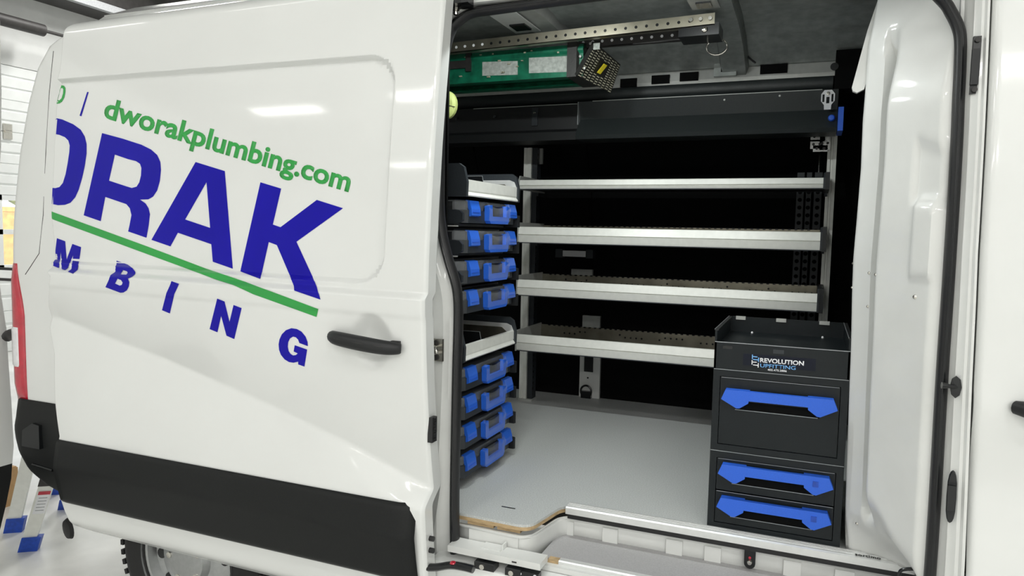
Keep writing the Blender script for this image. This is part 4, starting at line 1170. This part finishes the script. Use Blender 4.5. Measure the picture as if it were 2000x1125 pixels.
def make_case():
    """front at x = FX, along y YA..YB, bottom at z = 0 (local height)"""
    y0, y1 = YA + 0.008, YB - 0.008; H = 0.090
    t = thing('organiser_case', '', 'case', (-1.25, (y0+y1)/2, 0), 'blue latched organiser cases in the rack')
    # base: dark tub with chamfered front corners
    xf, xb = FX, -1.40
    plan = [(xb, y0), (xf-0.035, y0), (xf-0.004, y0+0.025), (xf-0.004, y1-0.025), (xf-0.035, y1), (xb, y1)]
    b = MB(); b.prism(plan, 'z', 0.004, 0.048)
    b.bevel(0.004, 1); b.build('base', 'case_grey', t)
    # stepped near-end shoulder
    MB().prism([(xb, 0.0), (xf-0.03, 0.0), (xf-0.008, 0.012), (xf-0.008, 0.034), (xf-0.02, 0.046), (xb, 0.046)], 'y', y0-0.010, y0+0.004).bevel(0.003).build('end_shoulder', 'case_grey', t)
    # clear lid over a dark inlay
    plan2 = [(xb, y0+0.003), (xf-0.045, y0+0.003), (xf-0.010, y0+0.03), (xf-0.010, y1-0.03), (xf-0.045, y1-0.003), (xb, y1-0.003)]
    b = MB(); b.prism(plan2, 'z', 0.048, 0.080); b.bevel(0.006, 2); b.build('lid', 'clear_lid', t)
    plan3 = [(x-0.008, y) for x, y in plan2]
    MB().prism(plan3, 'z', 0.046, 0.076).build('inlay', 'black_plastic', t)
    MB().box((xb+0.02, y0+0.03, 0.080), (xf-0.06, y1-0.03, 0.086)).bevel(0.003).build('lid_rib', 'case_grey', t)
    # two blue latches
    L = y1 - y0
    for s in (0.155, 0.90):
        yc = y0 + L*s; wl = 0.036
        la = MB().prism([(xf-0.020, 0.082), (xf-0.004, 0.080), (xf+0.004, 0.052), (xf+0.006, 0.030), (xf-0.004, 0.026), (xf-0.008, 0.05), (xf-0.012, 0.074)], 'y', yc-wl, yc+wl).bevel(0.002).build('latch', 'blue_case', t)
        MB().box((xf+0.0035, yc-wl*0.75, 0.040), (xf+0.0068, yc+wl*0.75, 0.043)).build('latch_rib', 'blue_plastic', la)
    # U-shaped carry handle
    ya, yb = y0 + L*0.345, y0 + L*0.755
    prof = [(ya, 0.066), (ya+0.026, 0.070), (ya+0.030, 0.030), (yb-0.030, 0.030), (yb-0.026, 0.070), (yb, 0.066), (yb-0.004, 0.014), (yb-0.016, 0.004), (ya+0.016, 0.004), (ya+0.004, 0.014)]
    hb = MB().prism(prof, 'x', xf-0.004, xf+0.016).bevel(0.003, 1).build('carry_handle', 'blue_case', t)
    MB().box((xf-0.006, ya+0.03, 0.028), (xf+0.002, yb-0.03, 0.066)).build('handle_recess', 'black_gloss', t)
    # far front corner stop
    MB().prism([(xf-0.05, y1+0.000), (xf+0.006, y1+0.000), (xf+0.010, y1+0.010), (xf-0.006, y1+0.018), (xf-0.05, y1+0.018)], 'z', -0.006, 0.040).bevel(0.005, 2).build('corner_stop', 'black_plastic', t)
    # crumpled protective film stretched across the front
    rows = []
    random.seed(3)
    for i in range(7):
        z = lerp(0.014, 0.080, i/6); row = []
        for k in range(15):
            y = lerp(ya-0.004, yb+0.004, k/14)
            row.append((xf+0.018 - 0.010*max(0, (z-0.060)/0.02) + random.uniform(-0.0022, 0.0022), y, z - 0.02*math.sin(PI*k/14)*(i/6)))
        rows.append(row)
    MB().grid(rows).build('protective_film', 'film', t, True)
    # runner that carries the case
    return t
proto = make_case()
zc = [1.619, 1.517, 1.413, 1.311, 1.043, 0.941, 0.838, 0.734]
lab = ['topmost blue latched case in the rack, right under the upper tray', 'second blue latched case below the upper tray', 'third blue latched case below the upper tray', 'fourth blue latched case below the upper tray, lowest of the upper group',
       'blue latched case right under the lower tray', 'second blue latched case below the lower tray', 'third blue latched case below the lower tray', 'lowest blue latched case, just above the cargo floor']
proto.location.z += zc[0]; proto['label'] = lab[0]
for k, (z, l) in enumerate(zip(zc, lab)):
    if k: dup(proto, l, (0, 0, z - zc[0]))
    # runner that carries this case
    MB().box((-1.42, YA+0.02, z-0.007), (FX-0.05, YB-0.02, z+0.001)).build('runner', 'case_grey', cr_)
    MB().prism([(-1.42, z-0.009), (FX-0.03, z-0.009), (FX-0.03, z-0.005), (-1.42, z-0.005)], 'y', YA-0.002, YA+0.012).build('runner_lip', 'alu_strip', cr_)

# ------------------------------------------------------------------ drawer cabinets at the front of the opening
CXa, CXb, CY = -0.263, 0.111, 0.352
def dz(u, v): return at(u, v, 'y', CY).z
CD = 0.40
def carcass(t, z0, z1, rails):
    """frame with front rails; rails: list of (za, zb) openings"""
    w_ = 0.020
    MB().box((CXa, CY+0.004, z0), (CXa+0.006, CY+CD, z1)).build('side_panel', 'cabinet_steel', t)
    MB().box((CXb-0.006, CY+0.004, z0), (CXb, CY+CD, z1)).build('side_panel', 'cabinet_steel', t)
    MB().box((CXa, CY+CD-0.006, z0), (CXb, CY+CD, z1)).build('back_panel', 'cabinet_steel', t)
    MB().box((CXa, CY+0.004, z1-0.006), (CXb, CY+CD, z1)).build('top_panel', 'cabinet_steel', t)
    MB().box((CXa, CY+0.004, z0), (CXb, CY+CD, z0+0.006)).build('bottom_panel', 'cabinet_steel', t)
    za, zb = rails
    b = MB()
    b.box((CXa, CY, z0), (CXa+w_, CY+0.012, z1)); b.box((CXb-w_, CY, z0), (CXb, CY+0.012, z1))
    b.box((CXa+w_, CY, z0), (CXb-w_, CY+0.012, za)); b.box((CXa+w_, CY, zb), (CXb-w_, CY+0.012, z1))
    f = b.build('front_frame', 'cabinet_steel', t)
    MB().tube([(CXa+0.001, CY-0.0004, z1-0.001), (CXb-0.001, CY-0.0004, z1-0.001)], 0.0010, 6).build('pale_edge', 'edge_steel', f)  # thin pale line along the top edge
    return f
def drawer(t, z0, z1, hz, lock, label):
    xa, xb = CXa+0.022, CXb-0.022
    d = MB().box((xa, CY+0.002, z0+0.002), (xb, CY+0.016, z1-0.002)).bevel(0.0015).build('drawer', 'cabinet_steel', t); d['label'] = label
    MB().tube([(xa+0.002, CY+0.0015, z1-0.003), (xb-0.002, CY+0.0015, z1-0.003)], 0.0009, 6).build('pale_edge', 'edge_steel', d)
    MB().box((xa+0.05, CY+0.0005, hz-0.048), (xb-0.05, CY+0.003, hz-0.022)).build('grip_recess', 'black_liner', d)
    MB().tube([(xa+0.045, CY+0.0005, hz-0.0475), (xb-0.055, CY+0.0005, hz-0.0475)], 0.0011, 6).build('recess_edge', 'edge_steel', d)
    # handle: two five-sided ends joined by a bar
    hw = 0.160; cx = (CXa+CXb)/2 + 0.001
    def pent(s):
        return [(cx+s*(hw-0.012), hz+0.016), (cx+s*hw, hz-0.014), (cx+s*(hw-0.045), hz-0.038), (cx+s*(hw-0.054), hz-0.037), (cx+s*(hw-0.078), hz-0.020), (cx+s*(hw-0.080), hz+0.016)]
    e = []
    for s in (-1, 1):
        b = MB(); b.prism(pent(s), 'y', CY-0.026, CY+0.001); b.bevel(0.004, 2)
        e.append(b.build('handle_end', 'blue_plastic', d))
    b = MB(); b.prism([(cx-hw+0.076, hz+0.0155), (cx-hw+0.076, hz-0.013), (cx+hw-0.076, hz-0.013), (cx+hw-0.076, hz+0.0155)], 'y', CY-0.0255, CY-0.010); b.bevel(0.004, 2)
    b.build('handle_bar', 'blue_plastic', d)
    if lock:
        b = MB().box((cx+hw-0.055, CY-0.0285, hz-0.013), (cx+hw-0.040, CY-0.0255, hz+0.003)); b.bevel(0.003, 2); b.build('lock_window', 'foot_blue', d)
    return d
z_top = dz(1391.9, 666.6); z_mid1 = dz(1392, 719); z_mid2 = dz(1385.2, 877)
# lower block: two drawers
lc = thing('drawer_cabinet', 'lower black cabinet with two shallow drawers and blue handles, on the cargo floor', 'cabinet', ((CXa+CXb)/2, CY+CD/2, FL), 'stacked black drawer cabinets')
za, zb = FL+0.022, z_mid2-0.022; zm = (za+zb)/2
carcass(lc, FL, z_mid2, (za, zb))
drawer(lc, za, zm, zm-0.030, True, 'bottom shallow drawer with blue handle')
drawer(lc, zm, zb, zb-0.028, True, 'upper shallow drawer with blue handle')
# middle block: one deep drawer
uc = thing('drawer_cabinet', 'middle black cabinet with one deep drawer and a single blue handle', 'cabinet', ((CXa+CXb)/2, CY+CD/2, z_mid2), 'stacked black drawer cabinets')
za, zb = z_mid2+0.020, z_mid1-0.022
carcass(uc, z_mid2+0.001, z_mid1, (za, zb))
drawer(uc, za, zb, zb-0.050, False, 'deep drawer with blue handle')
# top block: open tray
tc_ = thing('open_top_tray', 'black open tray with white and blue lettering, on top of the drawer cabinets', 'tray', ((CXa+CXb)/2, CY+CD/2, z_mid1), 'stacked black drawer cabinets')
z0 = z_mid1 + 0.001; zr = dz(1395, 645); zbk = zr + 0.0
MB().box((CXa, CY, z0), (CXb, CY+0.006, z_top)).build('front_panel', 'cabinet_steel', tc_)
MB().tube([(CXa+0.001, CY-0.0003, z_top), (CXb-0.001, CY-0.0003, z_top)], 0.0013, 6).build('pale_edge', 'edge_steel', tc_)
MB().box((CXa, CY+0.006, z_top-0.020), (CXb, CY+CD, z_top-0.014)).build('tray_bottom', 'cabinet_steel', tc_)
for x in (CXa, CXb-0.006):
    s = MB().prism([(CY, z0), (CY, zr), (CY+0.004, zr), (CY+CD, zr), (CY+CD, z0)], 'x', x, x+0.006).build('side_panel', 'cabinet_steel', tc_)
    MB().box((x-0.002, CY, zr), (x+0.010, CY+CD, zr+0.004)).bevel(0.001).build('side_rim', 'black_plastic', s)
    MB().tube([(x-0.001, CY, zr+0.004), (x-0.001, CY+CD, zr+0.004)], 0.001, 6).build('rim_edge', 'edge_steel', s)
bk = MB().box((CXa, CY+CD-0.006, z0), (CXb, CY+CD, zr+0.004)).build('back_panel', 'cabinet_steel', tc_)
for u in (1468, 1536, 1606):
    x = lerp(CXa, CXb, (u-1448)/(1640-1448)); MB().box((x-0.016, CY+CD-0.012, zr-0.006), (x+0.016, CY+CD-0.005, zr+0.006)).build('rim_clip', 'alu_dark', bk)
for x in (CXa+0.08, CXb-0.07): MB().lathe([(0.004, 0), (0.003, 0.005), (0, 0.006)], (x, CY+CD-0.03, z_top-0.014), 'z', 8).build('screw', 'ink_white', tc_)
pp = at(1520, 687, 'y', CY); MB().box((pp.x-0.014, CY-0.002, pp.z-0.006), (pp.x+0.016, CY+0.001, pp.z+0.006)).bevel(0.001).build('stamp', 'case_grey', tc_)
pp = at(1421, 678, 'y', CY); MB().box((pp.x-0.014, CY-0.0008, pp.z-0.005), (pp.x+0.014, CY+0.001, pp.z+0.004)).build('slot', 'black_gloss', tc_)
# sticker: navy ground, ladder mark, two lines and a number
pa = at(1452, 690, 'y', CY); pb = at(1592, 733, 'y', CY)
stk = MB().box((pa.x, CY-0.0006, pb.z+0.012), (pb.x, CY+0.0005, pa.z)).build('sticker', 'sticker_navy', tc_)
def flat_text(txt, u0, v0, u1, v1, u2, v2, m, off=0.02, name='lettering'):
    """baseline from (u0,v0) to (u1,v1); cap height up to (u2,v2)"""
    bm = text_bm(txt, off); x0, x1, y0, y1 = bounds(bm)
    hb = text_bm('H', off); _, _, _, cap = bounds(hb); hb.free()
    a = at(u0, v0, 'y', CY); b_ = at(u1, v1, 'y', CY); c = at(u2, v2, 'y', CY)
    for v in bm.verts:
        q = a + (b_-a)*((v.co.x-x0)/(x1-x0)) + Vector((0, 0, (c.z-a.z)*v.co.y/cap))
        v.co = (q.x, CY-0.0012, q.z)
    mb = MB(); mb.bm.free(); mb.bm = bm
    return mb.build(name, m, stk, solid=0.0004)
S = 14.286
def q(u, v): return (1450 + u/S, 680 + v/S)
flat_text('REVOLUTION', *q(490, 388), *q(1715, 485), *q(490, 268), 'ink_white', 0.03)
flat_text('UPFITTING', *q(495, 528), *q(1485, 606), *q(495, 428), 'ink_lightblue', 0.008)
flat_text('402.475.2886', *q(700, 625), *q(1235, 665), *q(700, 572), 'ink_white', 0.02)
def bar(u0, v0, u1, v1, wd, m):
    a = at(*q(u0, v0), 'y', CY); c = at(*q(u1, v1), 'y', CY); d = (c-a).normalized(); n = Vector((-d.z, 0, d.x))*wd/2
    MB().hull4([Vector((p.x, CY-0.0012, p.z)) for p in (a-n, c-n, c+n, a+n)], (0, 0.0005, 0)).build('ladder_mark', m, stk)
for (a, c, m) in (((282, 178), (278, 300), 'ink_lightblue'), ((290, 232), (420, 245), 'ink_lightblue'), ((455, 260), (447, 382), 'ink_lightblue'), ((300, 315), (440, 326), 'ink_lightblue'),
                  ((272, 330), (268, 455), 'ink_white'), ((270, 385), (400, 392), 'ink_white'), ((445, 412), (440, 540), 'ink_white'), ((300, 465), (430, 478), 'ink_white')):
    bar(*a, *c, 0.0026, m)

# ------------------------------------------------------------------ perforated rails under the roof
def prail(pa, pb, h, label, dark, out):
    d = (pb-pa).normalized()
    t = thing('perforated_rail', label, 'rail', (pa+pb)/2, 'perforated rails under the van roof')
    n = Vector((0, -1, 0)); n = (n - d*n.dot(d)).normalized(); up = Vector((0, 0, 1))
    MB().hull4([pa - up*h, pb - up*h, pb + up*h, pa + up*h], -n*0.004).build('web', dark, t)
    MB().hull4([pa - up*h, pb - up*h, pb - up*h - n*out, pa - up*h - n*out], up*0.003).build('flange', dark, t)
    L = (pb-pa).length; k = 0; s = 0.02
    while s < L-0.01:
        c = pa + d*s
        MB().lathe([(0.0058, -0.0006), (0.0058, 0.002)], c + n*0.0002, 'y', 10).build('hole', 'ink_white' if (dark == 'dark_steel' or (s < 0.24)) else 'black_gloss', t)  # white discs at the rear end paint light coming through from behind
        s += 0.040
    return t
pa = at(840, 98, 'z', 2.37); pb = at(1396, 36, 'z', 2.37); pa.y = pb.y = (pa.y+pb.y)/2
pa = at(850, 97, 'y', pa.y); pb = at(1396, 36, 'y', pb.y)
t1 = prail(pa, pb, 0.021, 'near perforated galvanised rail running above the green ladder', 'galv', 0.03)
pa2 = at(1130, 84, 'y', pb.y+0.13); pb2 = at(1350, 66, 'y', pb.y+0.13)
t2 = prail(pa2, pb2, 0.022, 'far perforated rail, dark with pale holes, behind the near rail', 'dark_steel', 0.02)
e = MB().box((pb.x-0.13, pb.y+0.004, pb.z-0.055), (pb.x+0.016, pb.y+0.125, pb.z-0.012)).bevel(0.006, 2).build('end_block', 'black_gloss', t1)
for du in (-0.016, -0.05, -0.085): MB().lathe([(0.008, -0.004), (0.007, -0.006), (0.0, -0.006)], (pb.x+du, pb.y, pb.z+0.002), 'y', 10).build('end_bolt', 'chrome', t1)
MB().lathe([(0.0, -0.014), (0.010, -0.008), (0.012, 0.0)], (pb.x-0.035, pb.y+0.004, pb.z-0.036), 'y', 12).build('block_bolt', 'chrome', t1, True)
pq = Vector((pb.x-0.005, pb.y+0.13, pb.z-0.07))
MB().tube([pq + Vector((0.038*math.cos(a), 0.0, 0.03*math.sin(a))) for a in [2*PI*k/18 for k in range(18)]], 0.0035, 8, closed=True).build('ring', 'chrome', t1, True)

# ------------------------------------------------------------------ green ladder lying under the rails
LY0, LY1 = 0.985, 1.20
ld = thing('ladder', 'green fibreglass ladder with worn white labels, lying under the van roof', 'ladder', (-1.3, 1.1, 2.23))
def rail_(y0, s):
    prof = [(y0, 2.232), (y0+s*0.045, 2.232), (y0+s*0.045, 2.238), (y0+s*0.006, 2.238), (y0+s*0.006, 2.352), (y0+s*0.045, 2.352), (y0+s*0.045, 2.358), (y0, 2.358), (y0-s*0.008, 2.340), (y0-s*0.008, 2.333), (y0, 2.322)]
    return MB().prism(prof, 'x', -2.3, -0.90).build('side_rail', 'ladder_green', ld)
ra = rail_(LY0, 1); rb = rail_(LY1, -1)
for x in (-1.05, -1.33, -1.61, -1.89, -2.17):
    MB().box((x-0.02, LY0+0.006, 2.275), (x+0.02, LY1-0.006, 2.315)).bevel(0.004).build('rung', 'alu_dark', ld)
MB().prism([(LY0+0.006, 2.26), (LY1-0.006, 2.26), (LY1-0.006, 2.262), (LY0+0.006, 2.262)], 'x', -2.2, -0.95).build('web_plate', 'ladder_green', ld)
for (u0, u1, v0, v1, w0, w1) in ((942, 1011, 121, 148, 119, 146), (1033, 1115, 113, 143, 109, 140)):
    qd = [at(u0, v1, 'y', LY0-0.0015), at(u1, w1, 'y', LY0-0.0015), at(u1, w0, 'y', LY0-0.0015), at(u0, v0, 'y', LY0-0.0015)]
    MB().hull4(qd, (0, 0.001, 0)).build('worn_label', 'label_white', ra)
random.seed(11)
for k in range(22):   # paint flecks
    u = random.uniform(890, 1120); v = random.uniform(92, 150); p_ = at(u, v, 'y', LY0-0.009)
    MB().box((p_.x-random.uniform(.002, .008), LY0-0.0092, p_.z-.002), (p_.x+random.uniform(.002, .006), LY0-0.0006, p_.z+random.uniform(.001, .004))).build('paint_fleck', 'tread_light', ra)
p_ = at(915, 123, 'y', LY0-0.01)
MB().box((p_.x-0.012, LY0-0.014, p_.z-0.035), (p_.x+0.010, LY0-0.001, p_.z+0.045)).bevel(0.002).build('rail_bracket', 'dark_steel', ra)
MB().box((p_.x-0.30, LY0-0.012, p_.z-0.020), (p_.x-0.01, LY0-0.004, p_.z+0.012)).bevel(0.002).build('spreader_bar', 'dark_steel', ra)
# black end boot and ribbed foot
MB().prism([(-0.965, LY0-0.012), (-0.925, LY0-0.012), (-0.895, LY0+0.03), (-0.880, LY1), (-0.965, LY1)], 'z', 2.228, 2.366).bevel(0.006).build('end_boot', 'tread', ld)
for u, v in ((1133, 110), (1149, 110), (1141, 133), (1153, 85)):
    p_ = at(u, v, 'y', LY0-0.012); MB().lathe([(0, -0.003), (0.005, -0.002), (0.006, 0.002)], p_, 'y', 10).build('boot_rivet', 'alu_dark', ld, True)
f0 = at(1128, 148, 'y', LY0-0.02); f1 = at(1164, 84, 'y', LY0-0.02); f2 = at(1212, 126, 'y', LY1-0.01); f3 = at(1193, 182, 'y', LY1-0.03)
nrm = (f1-f0).cross(f3-f0).normalized()
if nrm.dot(CAM - f0) < 0: nrm = -nrm
ft = MB().hull4([f0, f3, f2, f1], -nrm*0.022).build('foot_pad', 'tread', ld)
b = MB()
for i in range(9):
    for k in range(13):
        a0, a1 = (i+0.12)/9, (i+0.72)/9; c0, c1 = (k+0.2+0.3*(i % 2))/13.5, (k+0.62+0.3*(i % 2))/13.5
        if abs((a0+a1)/2-0.5) < 0.16 and abs((c0+c1)/2-0.52) < 0.2: continue
        def bl(a, c): return (f0.lerp(f3, a)).lerp(f1.lerp(f2, a), c)
        b.hull4([bl(a0, c0), bl(a1, c0), bl(a1, c1), bl(a0, c1)], nrm*0.003)
b.build('foot_tread', 'tread_light', ft)['kind'] = 'stuff'
c = bl(0.5, 0.52); e1 = (f3-f0).normalized(); e2 = (f1-f0).normalized()
b = MB().hull4([c - e1*0.016 - e2*0.022, c + e1*0.004 - e2*0.022, c + e1*0.014 + e2*0.022, c - e1*0.006 + e2*0.022], nrm*0.004); b.build('yellow_label', 'yellow_label', ft)
p_ = at(1165, 90, 'y', LY0-0.024); MB().box((p_.x-0.012, p_.y-0.003, p_.z-0.014), (p_.x+0.014, p_.y+0.001, p_.z+0.012)).build('boot_tag', 'label_white', ld)

# lime pad hanging by the rear jamb
pp = at(874, 205, 'y', 0.62)
pd = thing('foam_pad', 'rounded lime green foam pad hanging by the door opening', 'pad', pp)
b = MB().lathe([(0, -0.020), (0.03, -0.018), (0.040, -0.008), (0.040, 0.008), (0.03, 0.018), (0, 0.02)], pp, 'y', 20)
for v in b.bm.verts: v.co.z = pp.z + (v.co.z-pp.z)*1.30
b.build('pad', 'lime', pd, True)
MB().tube([pp + Vector((-0.04, -0.019, -0.008)), pp + Vector((0.0, -0.022, -0.002)), pp + Vector((0.04, -0.016, -0.012))], 0.0015, 6).build('pad_seam', 'dark_steel', pd)
MB().cyl(pp + Vector((0, 0, 0.045)), Vector((pp.x, pp.y, 2.45)), 0.003, 8).build('cord', 'rubber', pd)

# ------------------------------------------------------------------ behind the van: folding work platform and a box
g0 = at(53, 1078, 'z', 0.0); g1 = at(24, 1041, 'z', 0.0)
h0 = at(84, 985, 'y', g0.y); 
wp = thing('work_platform', 'folding aluminium work platform with blue feet behind the van', 'platform', ((g0.x+g1.x)/2, (g0.y+g1.y)/2, 0))
dirx = Vector((0.80, 0.60, 0)); wy = Vector((-0.60, 0.80, 0))
H = 0.66
topA = g0 + (at(82, 980, 'y', g0.y) - g0) * (H/at(82, 980, 'y', g0.y).z); topB = g1 + (at(45, 945, 'y', g1.y) - g1) * (H/at(45, 945, 'y', g1.y).z)
def leg(foot, top, w_=0.062):
    foot = Vector(foot); d = (top-foot)
    s = dirx*w_*0.5; n = wy*0.022
    l = MB().hull4([foot + Vector((0,0,0.03)) - s, foot + Vector((0,0,0.03)) + s, top + s, top - s], n).build('leg', 'aluminium', wp)
    up = d.normalized()
    MB().hull4([foot - s*1.35, foot + s*1.35, foot + s*1.35 + up*0.085, foot - s*1.35 + up*0.085], n*1.8).bevel(0.004).build('foot', 'foot_blue', l)
    return l
back = wy*0.42 if wy.y > 0 else -wy*0.42
tops = []
for f, tp in ((g0, topA), (g1, topB)):
    l = leg(f, tp); leg(f + back*1.3, tp + back*0.75); tops.append(tp)
    if f is g0:
        d = (tp-f).normalized(); c = f + d*0.30; s = dirx*0.026; n = -wy*0.0008 if wy.y > 0 else wy*0.0008
        nn = Vector((n.x, n.y, 0))*1.5
        MB().hull4([c - s + nn - d*0.075, c + s + nn - d*0.075, c + s + nn + d*0.055, c - s + nn + d*0.055], nn*0.4).build('warning_label', 'ink_white', l)
        MB().hull4([c - s + nn*1.6 + d*0.035, c + s + nn*1.6 + d*0.035, c + s + nn*1.6 + d*0.055, c - s + nn*1.6 + d*0.055], nn*0.4).build('label_header', 'red_lens', l)
        for k in range(5):
            cc = c + d*(0.015-0.018*k)
            MB().hull4([cc - s*0.7 + nn*1.6, cc + s*0.7 + nn*1.6, cc + s*0.7 + nn*1.6 + d*0.004, cc - s*0.7 + nn*1.6 + d*0.004], nn*0.4).build('label_line', 'truss', l)
        b = MB().hull4([f + d*0.385 - s*1.4 + nn*2, f + d*0.385 + s*1.4 + nn*2, f + d*0.50 + s*4 + nn*2, f + d*0.50 - s*1.4 + nn*2], nn*3); b.build('hinge_plate', 'dark_steel', l)
q0 = [tops[1] - dirx*0.05, tops[0] + dirx*0.05, tops[0] + dirx*0.05 + back*0.75, tops[1] - dirx*0.05 + back*0.75]
MB().hull4(q0, (0, 0, 0.045)).bevel(0.004).build('deck', 'aluminium', wp)
g = at(28, 990, 'z', 0.0)
p_ = at(34, 960, 'y', 1.5)
bx = thing('cardboard_box', 'plain brown cardboard box on the shop floor behind the platform', 'box', (-4.4, 0.52, 0))
MB().box((-4.75, 0.28, 0), (-4.10, 0.76, 0.21)).bevel(0.006).build('carton', 'cardboard', bx)
for (ya, yb) in ((0.285, 0.515), (0.525, 0.755)):
    MB().box((-4.745, ya, 0.21), (-4.105, yb, 0.216)).build('flap', 'cardboard', bx)
MB().box((-4.75, 0.49, 0.216), (-4.10, 0.55, 0.2175)).build('tape', 'label_white', bx)
